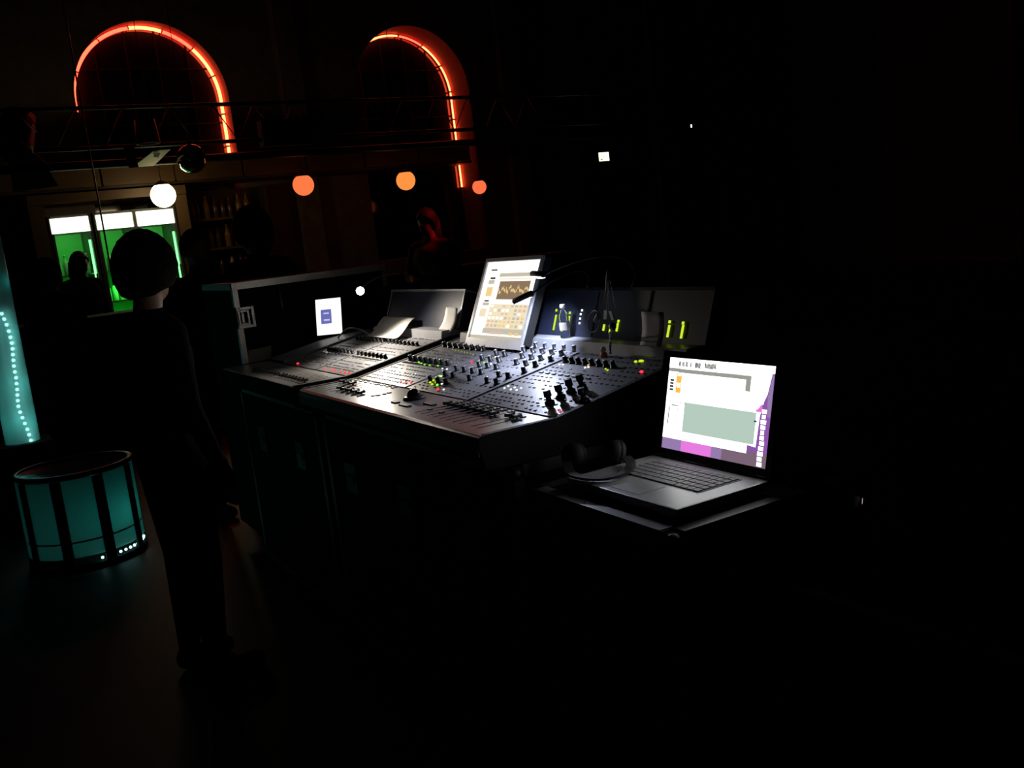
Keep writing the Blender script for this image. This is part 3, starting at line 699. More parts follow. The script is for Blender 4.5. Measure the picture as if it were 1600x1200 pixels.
# ------------------------------------------------------------------ gooseneck lamps
def goose(label, base, ctrl1, ctrl2, tip, headdir, L, lit_part, energy, col, target, ang, rad=.010, bulb=False):
    t = thing('gooseneck_lamp', label, 'lamp', base)
    MB().lathe([(.012, 0), (.012, .012), (.007, .018), (.005, .03)], 12, base).build('plug', 'black_gloss', t)
    MB().tube(bez(Vector(base)+Vector((0, 0, .02)), ctrl1, ctrl2, tip, 20), .0032, 8).build('gooseneck', 'black_matte', t)
    hd = Vector(headdir).normalized(); tip = Vector(tip)
    if not bulb:
        q = hd.to_track_quat('Z', 'Y').to_matrix().to_4x4()
        X = Matrix.Translation(tip) @ q
        h = MB().lathe([(.004, -.004), (rad, .004), (rad, L), (rad*.7, L+.004)], 14, (0, 0, 0), 0, X).build('hood', 'black_matte', t)
        dn = Vector((0, 0, -1)); dn = (dn-hd*dn.dot(hd)).normalized(); sd = hd.cross(dn)
        fl = lit_part == 'lamp_hidden'; m2 = MB(); a, b = tip+hd*.010+dn*(rad*.62), tip+hd*(L-.002)+dn*(rad*.62); w_ = rad*(.35 if fl else .75)
        m2.add([a-sd*w_, a+sd*w_, b+sd*w_, b-sd*w_]+[p+dn*rad*(.40 if fl else .55) for p in (a-sd*w_, a+sd*w_, b+sd*w_, b-sd*w_)], [(3, 2, 1, 0), (4, 5, 6, 7), (0, 1, 5, 4), (1, 2, 6, 5), (2, 3, 7, 6), (3, 0, 4, 7)])
        m2.build('diffuser', lit_part, h)
        P = (a+b)/2+dn*rad*.62
    else:
        MB().lathe([(.005, -.03), (.012, -.022), (.013, 0), (.011, .002)], 14, (0, 0, 0), 0, Matrix.Translation(tip) @ hd.to_track_quat('Z', 'Y').to_matrix().to_4x4()).build('socket', 'black_matte', t)
        MB().ball(tip+hd*.012, .017, 16, 10).build('bulb', lit_part, t)
        P = tip+hd*.034
    light('lamp_light', 'SPOT', P, energy, col, .012, target, ang, .9)
    return t
# lamp 1: lit head over the back of the centre panel
L1a, L1b = ony((851, 429), 1.60), ony((832, 428), 1.60)
goose('gooseneck lamp with bright white underside reaching across the monitor edge', PN(-2.36, .160, -.03), PN(-2.33, .160, -.03)+Vector((.02, 0, .13)), L1a+Vector((.22, .02, .06)), L1a, L1b-L1a, (L1b-L1a).length, 'lamp_white', 21, (.66, .74, 1), RK(-2.69, .36), 112)
L2a, L2b = ony((832, 458), 1.56), ony((804, 471), 1.54)
goose('gooseneck lamp with dark hood silhouetted against the glowing monitor', PN(-2.60, .160, -.03), PN(-2.60, .160, -.03)+Vector((.02, 0, .10)), L2a+Vector((.12, .03, .05)), L2a, L2b-L2a, (L2b-L2a).length, 'lamp_hidden', 7.5, (.69, .76, 1), (-2.40, 1.34, 1.02), 118)
L3 = ony((563, 453), 1.50)
goose('gooseneck lamp with a glaring bare bulb above the extension desk', PN(-3.98, .160, -.03), PN(-3.98, .160, -.03)+Vector((0, .02, .12)), L3+Vector((-.08, .10, .06)), L3, (CAM-L3)*.3+Vector((.3, -.3, -.55)), .03, 'bulb', 14, (1, .90, .76), (-3.58, 1.42, 1.03), 168, bulb=True)

# ------------------------------------------------------------------ papers, bottle, cables, small things on the desk
def sheet(name, label, cat, m, prof, nrm_w, parent=None, thick=.0006):
    """prof: list of (left point, right point) along the sheet"""
    vs = []
    for a, b in prof:
        for i in range(5): vs.append(Vector(a).lerp(Vector(b), i/4))
    k = len(prof); fs = [(r*5+c, r*5+c+1, (r+1)*5+c+1, (r+1)*5+c) for r in range(k-1) for c in range(4)]
    n = nrm_w*thick; nn = len(vs)
    m2 = MB().add(vs+[v+n for v in vs], fs+[[nn+i for i in f[::-1]] for f in fs], 0, True)
    rim = [c for c in range(5)]+[r*5+4 for r in range(1, k)]+[(k-1)*5+c for c in (3, 2, 1, 0)]+[r*5 for r in range(k-2, 0, -1)]
    m2.add(vs+[v+n for v in vs], [(rim[i], rim[(i+1) % len(rim)], nn+rim[(i+1) % len(rim)], nn+rim[i]) for i in range(len(rim))])
    return tag(m2.build(name, m), label, cat)
def onrkh(p, h):
    P = onpl(p, RK(0, 0, h), NR); return P.x, (P-RK(0, 0, h)).dot(Vector((0, CT, ST)))
xa, da = onrkh((574, 524), PT+.022); xb, db_ = onrkh((611, 531), PT+.022)
ta, tb_ = ony((603, 494), 1.70), ony((650, 495), 1.70)
xl0, xr0 = xa, xb
pr = []
d0 = (da+db_)/2
for i in range(13):
    s = i/12; xl = xl0+(ta.x-xl0)*s; xr = xr0+(tb_.x-xr0)*s
    y = RK(0, d0).y+(1.698-RK(0, d0).y)*s
    e_ = s*s*(3-2*s); z0 = RK(0, d0, PT+.022).z; z = z0+(ta.z-z0)*(e_**1.2)+(.0)
    pr.append((Vector((xl, y, z)), Vector((xr, y, z))))
sheet('paper_sheet', 'curled white sheet of paper leaning on the extension desk meter bridge', 'paper', 'paper', pr, Vector((0, -.3, 1)))
def strip(pxs, yt, label, m):
    tl, trr, brr, bl = pxs
    T0, T1 = ony(tl, yt), ony(trr, yt); (x0, d_0), (x1, d_1) = onrk(bl), onrk(brr)
    B0, B1 = RK(x0, d_0, PT+.003), RK(x1, d_1, PT+.003); bend = Vector((0, .012, -.006))
    sheet('paper_strip', label, 'paper', m, [(B0.lerp(T0, s)+bend*math.sin(math.pi*s), B1.lerp(T1, s)+bend*math.sin(math.pi*s)) for s in [i/8 for i in range(9)]], Vector((0, -1, .3)))
strip(((697, 480), (715, 481), (700, 529), (678, 527)), 1.705, 'narrow white paper strip leaning on the bridge next to the monitor', 'paper')
strip(((1002, 487), (1037, 488), (1026, 563), (994, 560)), 1.690, 'broad grey paper strip leaning on the bridge near the desk end', 'paper_grey')
# water bottle on the bridge foot
P = ony((881, 517), 1.690); P.z = 1.1125; P.y = 1.690; xq = onpl((881, 500), (0, 1.69, 0), Vector((0, 1, 0))).x
wb = thing('water_bottle', 'small clear plastic water bottle standing between the level meters', 'bottle', (xq, 1.690, 1.1125))
B0 = Vector((xq, 1.690, 1.1125))
MB().lathe([(.015, 0), (.0165, .004), (.0165, .05), (.0155, .055), (.0165, .06), (.0165, .070), (.012, .082), (.0075, .088), (.0075, .094)], 18, B0).build('body', 'plastic_clear', wb)
MB().lathe([(.0168, .025), (.0168, .05)], 18, B0, 0, None, True, False).build('paper_label', 'label_paper', wb)
MB().lathe([(.0088, .094), (.0088, .106), (.008, .107)], 16, B0).build('cap', 'white_plastic', wb)
# hanging bundle with tags
hb = thing('cable_bundle', 'bundle of thin pale cords with two white tags hanging before the meter bridge', 'cords', ony((950, 455), 1.655))
for i, (tx, bx, by) in enumerate(((949, 943, 487), (950, 948, 486), (951, 952, 486), (951, 957, 488), (953, 964, 487))):
    T = ony((tx, 436), 1.70); Bq = ony((bx, by), 1.645); MB().tube(bez(T, T.lerp(Bq, .3)+Vector((0, 0, .0)), T.lerp(Bq, .7), Bq, 8), .0012, 5).build('cord', 'white_plastic' if i % 2 else 'cable_grey', hb)
MB().tube([ony((950, 420), 1.70), ony((949, 432), 1.70), ony((947, 462), 1.69)], .004, 8).build('tie', 'cable_grey', hb)
for (a_, b_) in (((946, 485), (945, 499)), ((953, 486), (957, 500))):
    A, Bq = ony(a_, 1.645), ony(b_, 1.640); d = (Bq-A); m2 = MB(); sd = Vector((.007, 0, 0)); bk = Vector((0, .004, 0))
    m2.add([A-sd, A+sd, Bq+sd, Bq-sd, A-sd+bk, A+sd+bk, Bq+sd+bk, Bq-sd+bk], [(0, 1, 2, 3), (7, 6, 5, 4), (0, 4, 5, 1), (1, 5, 6, 2), (2, 6, 7, 3), (3, 7, 4, 0)]); m2.build('tag', 'white_plastic', hb)
Bq = ony((957, 510), 1.64); MB().ball(Bq, .014, 14, 9, 0, (1, .7, .8)).build('blue_clip', 'blue_plastic', hb)
for i in range(7): MB().ball(ony((953.5+.6*math.sin(i), 521+5*i), 1.645-.003*i), .0052, 10, 7).build('bead', 'bead', hb)
MB().tube([ony((954, 513), 1.642), ony((954, 552), 1.627)], .001, 5).build('chain_cord', 'cable_grey', hb)
lp = [ony((928+10*math.cos(t_)-2*math.sin(t_), 502+17*math.sin(t_)), 1.65+.004*math.cos(3*t_)) for t_ in [2*math.pi*i/20 for i in range(20)]]
tag(MB().tube(lp, .0018, 6, 0, True).tube([ony((929, 500), 1.645), ony((933, 490), 1.645), ony((936, 498), 1.645), ony((930, 503), 1.645), ony((928, 499), 1.645)], .003, 6).build('cable_loop', 'cable_grey'), 'thin grey cable loop hanging beside the white tags', 'cable')
x, d = onrk((944, 560)); P = RK(x, d, PT)
ep = thing('foam_earplug', 'small orange foam earplug standing on the back of the desk', 'earplug', P)
MB().lathe([(.010, 0), (.011, .008), (.009, .014)], 12, P).build('flange', 'orange_foam', ep); MB().ball(P+Vector((0, 0, .022)), .0085, 12, 8, 0, (1, 1, 1.1)).build('tip', 'skin', ep)
# tablet on the side shelf
x, d = onrk((517, 531)); P = RK(x, d, .012)
tbz = math.radians(47); tt = thing('tablet', 'small upright tablet with white screen on the extension desk shelf', 'tablet', P, tbz)
TX = Matrix.Rotation(math.radians(-12), 4, 'X')
def tl(mb, x0, x1, y0, y1, z0, z1, mi=0, bev=0): return mb.box((x0, y0, z0), (x1, y1, z1), mi, bev, TX)
tl(MB(), -.074, .074, 0, .008, 0, .196, 0, .003).build('shell', 'black_matte', tt, off=None)
emi('tab_white', (1, .97, .88), 1.25); emi('tab_blue', (.16, .17, .50), .9); emi('tab_pale', (.55, .55, .85), 1)
m2 = MB()
def tq(x0, z0, x1, z1, mi, lay): y = -.0006-.0003*lay; m2.add([TX @ Vector(q) for q in ((x0, y, z0), (x1, y, z0), (x1, y, z1), (x0, y, z1))], [(0, 1, 2, 3)], mi)
tq(-.064, .014, .064, .184, 0, 0); tq(-.040, .066, .014, .134, 1, 1); tq(-.026, .112, .002, .119, 2, 2); tq(-.026, .080, .004, .088, 2, 2)
m2.build('display', ['tab_white', 'tab_blue', 'tab_pale'], tt, off=None)
MB().box((-.05, .008, 0), (.05, .075, .004)).tube([(0, .07, .003), (0, .04, .11)], .004, 6).build('stand', 'black_matte', tt, off=None)
lp = [RK(x+.12, d-.005, .016), RK(x+.18, d+.03, .05), RK(x+.27, d+.05, .045), RK(x+.36, d+.06, .018)]
tag(MB().tube(smoothpath(lp), .0035, 8).build('charging_cable', 'white_plastic'), 'white cable arching from the tablet towards the paper sheet', 'cable')

# ------------------------------------------------------------------ tall rack case beyond the extension desk
CX = -4.60
q = [onx(p, CX) for p in ((361, 443), (378, 575))]
cy0, cz1 = q[0].y, q[0].z; cy1 = cy0+.78
rc = thing('rack_case', 'tall black rack case with bright aluminium edges and butterfly latch', 'flight case', (CX-.3, (cy0+cy1)/2, 0))
MB().box((CX-.6, cy0+.004, .1), (CX-.004, cy1-.004, cz1-.004)).build('body', 'case_lam', rc)
e = .032
for ya in (cy0, cy1):
    sy = 1 if ya == cy0 else -1
    for z0, z1 in ((.12, cz1-.215), (cz1-.115, cz1-.03)):
        MB().prism([(CX, ya), (CX-e, ya), (CX-e, ya+sy*.004), (CX-.004, ya+sy*.004), (CX-.004, ya+sy*e*.75), (CX, ya+sy*e*.75)], z0, z1, 0, 'z').build('edge_trim', 'alu', rc)
MB().prism([(CX, cz1), (CX-e, cz1), (CX-e, cz1-.004), (CX-.004, cz1-.004), (CX-.004, cz1-e), (CX, cz1-e)], cy0, cy1, 0, 'y').build('edge_trim', 'alu', rc)
MB().prism([(cy0, cz1), (cy0+e, cz1), (cy0+e, cz1-.004), (cy0+.004, cz1-.004), (cy0+.004, cz1-e), (cy0, cz1-e)], CX-.6, CX-e).build('edge_trim', 'alu', rc)
# butterfly latch wrapping the near edge
ly0, ly1, lz0, lz1 = cy0+.002, cy0+.085, cz1-.215, cz1-.115
m2 = MB()
def fr4(mb, y0, y1, z0, z1, w_, x0, x1):
    mb.box((x0, y0, z0), (x1, y0+w_, z1), 0, .002); mb.box((x0, y1-w_, z0), (x1, y1, z1), 0, .002); mb.box((x0, y0+w_, z0), (x1, y1-w_, z0+w_), 0, .002); mb.box((x0, y0+w_, z1-w_), (x1, y1-w_, z1), 0, .002)
fr4(m2, ly0, ly1, lz0, lz1, .014, CX-.004, CX+.006); lt = m2.build('latch_plate', 'alu', rc)
MB().box((CX-.012, ly0+.014, lz0+.014), (CX-.006, ly1-.014, lz1-.014)).build('latch_dish', 'alu_dull', lt)
m2 = MB(); fr4(m2, ly0+.004, ly1-.026, lz0+.014, lz1-.014, .010, CX-.004, CX+.012); m2.box((CX-.006, ly0+.02, lz0+.025), (CX+.010, ly0+.032, lz1-.025), 0, .002); m2.build('latch_wing', 'alu', lt)
hy = onx((437, 470), CX)
hd = MB().box((CX-.004, hy.y-.07, hy.z-.075), (CX+.003, hy.y+.07, hy.z+.075), 0, .003).build('handle_dish', 'case_lam', rc)
MB().tube([(CX+.003, hy.y, hy.z-.06), (CX+.02, hy.y, hy.z-.045), (CX+.02, hy.y, hy.z+.045), (CX+.003, hy.y, hy.z+.06)], .007, 8).build('handle_grip', 'alu_dull', hd)
lq = [onx(p, CX+.002) for p in ((388, 548), (424, 540), (424, 560), (389, 568))]
MB().add(lq+[p-Vector((.004, 0, 0)) for p in lq], [(0, 1, 2, 3), (7, 6, 5, 4), (0, 4, 5, 1), (1, 5, 6, 2), (2, 6, 7, 3), (3, 7, 4, 0)]).build('case_label', 'label_paper', rc)
for yy in (cy0+.1, cy1-.1):
    for xx in (CX-.1, CX-.5): MB().lathe([(.045, -.015), (.045, .015)], 16, (0, 0, 0), 0, Matrix.Translation((xx, yy, .045)) @ Matrix.Rotation(math.pi/2, 4, 'Y')).box((xx-.03, yy-.03, .05), (xx+.03, yy+.03, .1)).build('castor', 'rubber', rc)

# ================================================================== laptop corner
lx0, lx1, ly0_, ly1_, lz = -1.812, -1.432, 1.138, 1.386, .910
LCY0 = 1.085
lc = console_case('flight_case', 'black flight case with a lit edge painted pale, carrying the open laptop', -1.90, -1.385, LCY0, 1.62, .884, 1)
MB().prism([(LCY0-.0005, .885), (LCY0+.031, .885), (LCY0+.031, .886), (LCY0-.0015, .886), (LCY0-.0015, .853), (LCY0-.0005, .853)], -1.87, -1.42).build('lit_edge_strip', 'lip', lc)  # pale strip laid over the trim for lamplight on this edge
MB().lathe([(.004, 0), (.004, .0015), (.002, .002)], 10, (onz((922, 783), .886).x, LCY0+.015, .886)).build('edge_glint', 'chrome_cap', lc)  # glint on the edge, shaped as a bright chrome dot
lap = thing('laptop', 'open silver laptop with white and purple screen on the small flight case', 'laptop', ((lx0+lx1)/2, (ly0_+ly1_)/2, .886))
MB().box((lx0, ly0_, .890), (lx1, ly1_, lz), 0, .004).build('base', 'silver', lap)
for xx in (lx0+.03, lx1-.03):
    for yy in (ly0_+.03, ly1_-.03): MB().lathe([(.008, .886), (.007, .891)], 10, (xx, yy, 0)).build('foot', 'rubber', lap)
kb = MB().box((lx0+.05, ly0_+.105, lz), (lx1-.05, ly1_-.03, lz+.0008)).build('keyboard', 'cable_grey', lap)
KEY = MB().box((-.0085, -.008, 0), (.0085, .008, .0022), 0, .001).mesh('key', 'key'); KEYW = MB().box((-.055, -.008, 0), (.055, .008, .0022), 0, .001).mesh('key', 'key')
kx0, kx1 = lx0+.055, lx1-.055; ky = [ly1_-.040-.0195*i for i in range(6)]
for r_, y in enumerate(ky):
    nk = 14; st_ = (kx1-kx0)/nk
    for i in range(nk):
        if r_ == 5 and 4 <= i <= 9:
            if i == 6: piece('key', KEYW, kb, Matrix.Translation((kx0+7*st_, y, lz+.0008)))
            continue
        piece('key', KEY, kb, Matrix.Translation((kx0+(i+.5)*st_, y, lz+.0008)))
MB().box((-1.622-.05, ly0_+.018, lz), (-1.622+.05, ly0_+.088, lz+.0006)).build('trackpad', 'silver', lap)
LT = math.radians(14)
def LO(x, h, o=0): return Vector((x, 1.384+h*math.sin(LT)-o*math.cos(LT), lz+.002+h*math.cos(LT)+o*math.sin(LT)))
def lbox(mb, x0, x1, h0, h1, o0, o1, mi=0):
    P = [LO(x, h, o) for x in (x0, x1) for h in (h0, h1) for o in (o0, o1)]
    return mb.add(P, [(0, 1, 3, 2), (4, 6, 7, 5), (0, 4, 5, 1), (2, 3, 7, 6), (0, 2, 6, 4), (1, 5, 7, 3)], mi)
lid = lbox(MB(), lx0+.004, lx1-.004, .002, .247, -.008, -.001).build('lid', 'silver', lap)
DX0, DX1, DH0, DH1 = -1.782, -1.446, .020, .232
m2 = MB(); lbox(m2, lx0+.006, DX0, .004, .245, -.001, .0012); lbox(m2, DX1, lx1-.006, .004, .245, -.001, .0012); lbox(m2, DX0, DX1, DH1, .245, -.001, .0012); lbox(m2, DX0, DX1, .004, DH0, -.001, .0012)
m2.build('bezel', 'black_matte', lid)
MB().tube([(lx0+.04, 1.386, lz+.001), (lx1-.04, 1.386, lz+.001)], .006, 8).build('hinge', 'black_matte', lap)
emi('lap_white', (1, 1, .96), 3.0); emi('lap_grey', (.36, .37, .33), .9); emi('lap_green', (.46, .60, .52), 1.0); emi('lap_purple', (.30, .11, .46), .85); emi('lap_magenta', (.80, .20, .75), 1.0); emi('lap_mauve', (.26, .17, .24), .75); emi('lap_orange', (1, .52, .08), 1.0); emi('lap_ink', (.03, .03, .025), .6); emi('lap_pale', (.86, .94, .88), 1.2); emi('lap_dull', (.38, .25, .52), .8)
m2 = MB()
def lq_(x0, y0, x1, y1, mi, lay=1, poly=None):
    W_, H_ = DX1-DX0, DH1-DH0; o = -.0006+.00008*lay
    P = poly or [(x0, y1), (x1, y1), (x1, y0), (x0, y0)]
    m2.add([LO(DX0+x*W_, DH1-y*H_, o) for x, y in P], [list(range(len(P)))], mi)
# desktop picture: purple bands
for i, c_ in enumerate((9, 9, 4, 4, 4, 9, 5, 5, 5, 5)): lq_(i/10, .86, (i+1)/10, 1, c_, 0)
lq_(.80, 0, 1, .86, 3, 0); lq_(0, 0, .80, .86, 0, 0)
lq_(0, 0, 1, .075, 0); lq_(0, 0, 0, 0, 0, 1, [(0, .88), (0, .07), (.975, .07), (.95, .28), (.925, .36), (.925, .38), (.86, .455), (.91, .46), (.905, .50), (.895, .81), (.82, .80), (.82, .885)])
lq_(0, 0, 0, 0, 4, 2, [(.865, .465), (.915, .37), (.925, .46)])
for (x0, x1) in ((.095, .125), (.13, .155), (.165, .19), (.215, .235), (.26, .33), (.36, .47)):
    n_ = max(1, int((x1-x0)/.012))
    for j in range(n_): lq_(x0+j*.012, .028+.012*random.random(), x0+j*.012+.0105, .082+.012*random.random(), 7, 2)
lq_(0, .112, .12, .152, 1, 2); lq_(.10, .115, .80, .158, 1, 2); lq_(.755, .15, .80, .275, 1, 2); lq_(.54, .095, .72, .118, 8, 2)
for j in range(12): lq_(.13+j*.05, .150, .155+j*.05, .158, 1, 2)
for (x0, y0, x1, y1) in ((.085, .165, .140, .27), (.085, .285, .140, .38)): lq_(x0, y0, x1, y1, 6, 2)
for (x0, y0, x1, y1) in ((.095, .175, .130, .195), (.095, .295, .130, .32)): lq_(x0, y0, x1, y1, 0, 3)
for j in range(4):
    lq_(.022, .235+j*.034, .062, .258+j*.034, 7, 2)
lq_(.195, .47, .875, .79, 2, 2)
for j in range(9): lq_(.03+j*.02, .475+.006*(j % 2), .042+j*.02, .49, 1, 2)
for (x0, y0, x1, y1) in ((.035, .52, .045, .73), (.085, .53, .09, .70), (.125, .53, .132, .72), (.06, .51, .13, .525)): lq_(x0, y0, x1, y1, 7 if x0 < .04 else 1, 3)
lq_(.02, .78, .10, .80, 8, 3); lq_(.86, .55, .885, .565, 7, 3)
# icon column at the right
for j in range(11): lq_(.915+.012*random.random(), .43+j*.052, .965-.012*random.random(), .47+j*.052, 0, 2)
lq_(.955, .075, 1, .5, 9, 1, [(.965, .5), (.955, .30), (.98, .09), (1, .09), (1, .5)])
m2.build('display', ['lap_white', 'lap_grey', 'lap_green', 'lap_purple', 'lap_magenta', 'lap_mauve', 'lap_orange', 'lap_ink', 'lap_pale', 'lap_dull'], lid)
# headphones lying over the laptop's near-left corner
hp = thing('headphones', 'black headphones lying with the headband across the laptop corner', 'headphones', (-1.80, 1.25, .912))
def arcp(pxs, z): return smoothpath([onz(p, zz) for p, zz in zip(pxs, z)], 6)
band = arcp([(887, 722), (891, 738), (912, 746), (945, 747), (975, 738), (986, 726), (978, 714)], (.925, .922, .918, .918, .920, .925, .928))
vs = []; m2 = MB()
for i, p in enumerate(band):
    a = band[max(0, i-1)]; b = band[min(len(band)-1, i+1)]; t_ = (b-a).normalized(); sd = t_.cross(Vector((0, 0, 1))).normalized(); wv = .011
    up_ = Vector((0, 0, .0025)); vs += [p-sd*wv-up_, p+sd*wv-up_, p+sd*wv+up_, p-sd*wv+up_]
fs = []
for i in range(len(band)-1):
    for j in range(4): fs.append((i*4+j, i*4+(j+1) % 4, (i+1)*4+(j+1) % 4, (i+1)*4+j))
m2.add(vs, fs+[(0, 1, 2, 3), tuple(len(vs)-4+j for j in (3, 2, 1, 0))]).build('headband', 'rubber', hp)
for (px, z, rz) in (((897, 712), .930, 20), ((962, 708), .93, -15)):
    C_ = onz(px, z); X = Matrix.Translation(C_) @ Matrix.Rotation(math.radians(rz), 4, 'Z') @ Matrix.Rotation(math.radians(70), 4, 'X')
    cup = MB().lathe([(.001, .024), (.018, .022), (.028, .014), (.031, .004), (.031, 0)], 20, (0, 0, 0), 0, X).build('ear_cup', 'rubber', hp)
    MB().lathe([(.018, -.012), (.028, -.014), (.033, -.006), (.031, 0)], 20, (0, 0, 0), 0, X).build('ear_pad', 'rubber', cup)
# side case with the clear cup right of the laptop
SX0, SZ = -1.365, .74
console_case('flight_case', 'low black flight case with the clear plastic cup beside the laptop', SX0, -.75, 1.30, 1.95, SZ, 1)
P = onz((1300, 876), SZ+.001); P.x += .02; ju = thing('plastic_cup', 'large clear plastic cup standing right of the laptop', 'cup', P)
MB().lathe([(.001, .004), (.040, .004), (.041, .006), (.056, .13), (.058, .132), (.058, .128), (.0545, .127), (.044, .0), (.001, 0)], 32, P, 0, None, True, False).build('wall', 'glass', ju)
MB().lathe([(.001, .006), (.0395, .006), (.044, .045), (.001, .045)], 28, P, 0, None, True, False).build('drink', 'bottle_amber', ju)
P = onz((1239, 748), .888); P.x = -1.44; P.z = .8862; ad = thing('power_adapter', 'small dark power adapter lying behind the laptop lid', 'adapter', P)
MB().box((P.x-.04, P.y-.03, P.z), (P.x+.04, P.y+.03, P.z+.028), 0, .006).build('brick', 'black_gloss', ad)
MB().tube(smoothpath([P+Vector((-.04, 0, .014)), P+Vector((-.09, .02, .01)), P+Vector((-.12, .06, .008)), P+Vector((-.22, .10, .006))]), .003, 6).build('cord', 'rubber', ad)
# far right cases in the dark
console_case('flight_case', 'long low black flight case standing in the dark beyond the laptop', onz((1390, 640), .6).x, -1.2, 3.13, 3.69, .6, 2)
A = onz((1480, 487), .9)
console_case('flight_case', 'taller black flight case standing behind the long low case', A.x, A.x+1.2, A.y, A.y+.6, .9, 2)

# ================================================================== teal lit things
P = onz((146, 876), 0.0); C0 = Vector((P.x-.12, P.y, 0)); R0, H0 = .29, .50
dt = thing('drum_table', 'low round drum table with teal-lit clear sides between dark straps', 'table', C0)
MB().lathe([(.001, H0-.02), (R0*.98, H0-.02), (R0*1.02, H0-.01), (R0*1.02, H0), (R0*.94, H0+.004), (R0*.90, H0-.004), (.001, H0-.006)], 48, C0).build('top', 'black_gloss', dt)
MB().lathe([(R0*.93, H0+.004), (R0*1.02, H0), (R0*1.03, H0+.006), (R0*.95, H0+.010), (R0*.93, H0+.004)], 48, C0, 0, None, True, False).build('rim', 'silver', dt)
MB().lathe([(.001, 0), (R0*1.02, 0), (R0*1.02, .03), (.001, .03)], 48, C0).build('base', 'black_matte', dt)
translucent('teal_panel', (.55, .85, .82), .08, .10)
npn = 9; base_ang = math.atan2(CAM.y-C0.y, CAM.x-C0.x)
for k in range(npn):
    a0 = base_ang+2*math.pi*(k+.5)/npn; da_ = 2*math.pi/npn
    def arcq(r, z0, z1, b0, b1, n=6, th=.005):
        vs = []
        for i in range(n+1):
            g = b0+(b1-b0)*i/n
            for rr_ in (r, r-th):
                for z in (z0, z1): vs.append(C0+Vector((rr_*math.cos(g), rr_*math.sin(g), z)))
        fs = []
        for i in range(n):
            o = i*4
            fs += [(o, o+4, o+5, o+1), (o+2, o+3, o+7, o+6), (o, o+2, o+6, o+4), (o+1, o+5, o+7, o+3)]
        fs += [(0, 1, 3, 2), (n*4, n*4+2, n*4+3, n*4+1)]
        return MB().add(vs, fs, 0, False)
    arcq(R0, .16, H0-.02, a0+da_*.13, a0+da_*.87).build('clear_panel', 'teal_panel', dt)
    arcq(R0, .075, .15, a0+da_*.13, a0+da_*.87).build('clear_panel', 'teal_panel', dt)
    arcq(R0+.006, .0301, H0-.021, a0-da_*.13, a0+da_*.13, 3, .012).build('strap', 'black_matte', dt)
for i in range(54):
    g = 2*math.pi*i/54
    dg_ = (g-base_ang+math.pi) % (2*math.pi)-math.pi
    if not .12 < dg_ < 1.5: continue
    MB().ball(C0+Vector((R0*.97*math.cos(g), R0*.97*math.sin(g), .048)), .0075, 8, 6).build('led', 'led_teal', dt)
light('drum_light', 'POINT', C0+Vector((.10, .11, .24)), .12, (.10, 1, .88), .02)
# clear column with a dotted LED strip
CXX = -6.8
cc = onpl((36, 690), (CXX, 0, 0), Vector((1, 0, 0))); rcol = .10
P = Vector((CXX, cc.y, 0)); zb2 = cc.z
co = thing('light_column', 'clear column with teal dotted light strip inside on a dark plinth', 'column', P)
MB().box((P.x-.16, P.y-.16, 0), (P.x+.16, P.y+.16, zb2), 0, .01).build('plinth', 'case_lam', co)
translucent('teal_tube', (.5, .85, .82), .06, .6)
MB().lathe([(rcol, zb2), (rcol, 3.0), (rcol-.006, 3.0), (rcol-.006, zb2)], 36, P, 0, None, True, False).build('tube', 'teal_tube', co)
mat('column_core', (.30, .42, .42), .6)
MB().lathe([(.035, zb2), (.035, 3.0)], 16, P+Vector((-.035, -.02, 0))).build('core', 'column_core', co)
trk = [(48, 688), (46, 681), (43, 672), (38, 660), (33, 648), (29, 637), (28, 628), (27, 620), (27, 612), (26, 604), (25, 590), (22, 576), (21, 566), (20, 558), (20, 550), (19, 542), (18, 535), (16, 527), (14, 519), (9, 504), (5, 496), (2, 489)]
tp = [onx(p, CXX+.06) for p in trk]
ls = MB().tube(smoothpath(tp, 3), .004, 6).build('led_strip', 'cable_grey', co)
sp = smoothpath(tp, 8)
acc = 0; last = sp[0]
for p in [sp[0]]+sp[1:]:
    acc += (p-last).length; last = p
    if acc > .034 or p is sp[0]: acc = 0; MB().ball(p+Vector((.006, 0, 0)), .0110, 8, 6).build('led', 'led_teal', co)
for (px, e_) in (((35, 660), .075), ((26, 600), .05), ((15, 520), .03), ((4, 440), .02)):
    light('column_light', 'POINT', onx(px, CXX+.02), e_, (.10, 1, .92), .03)

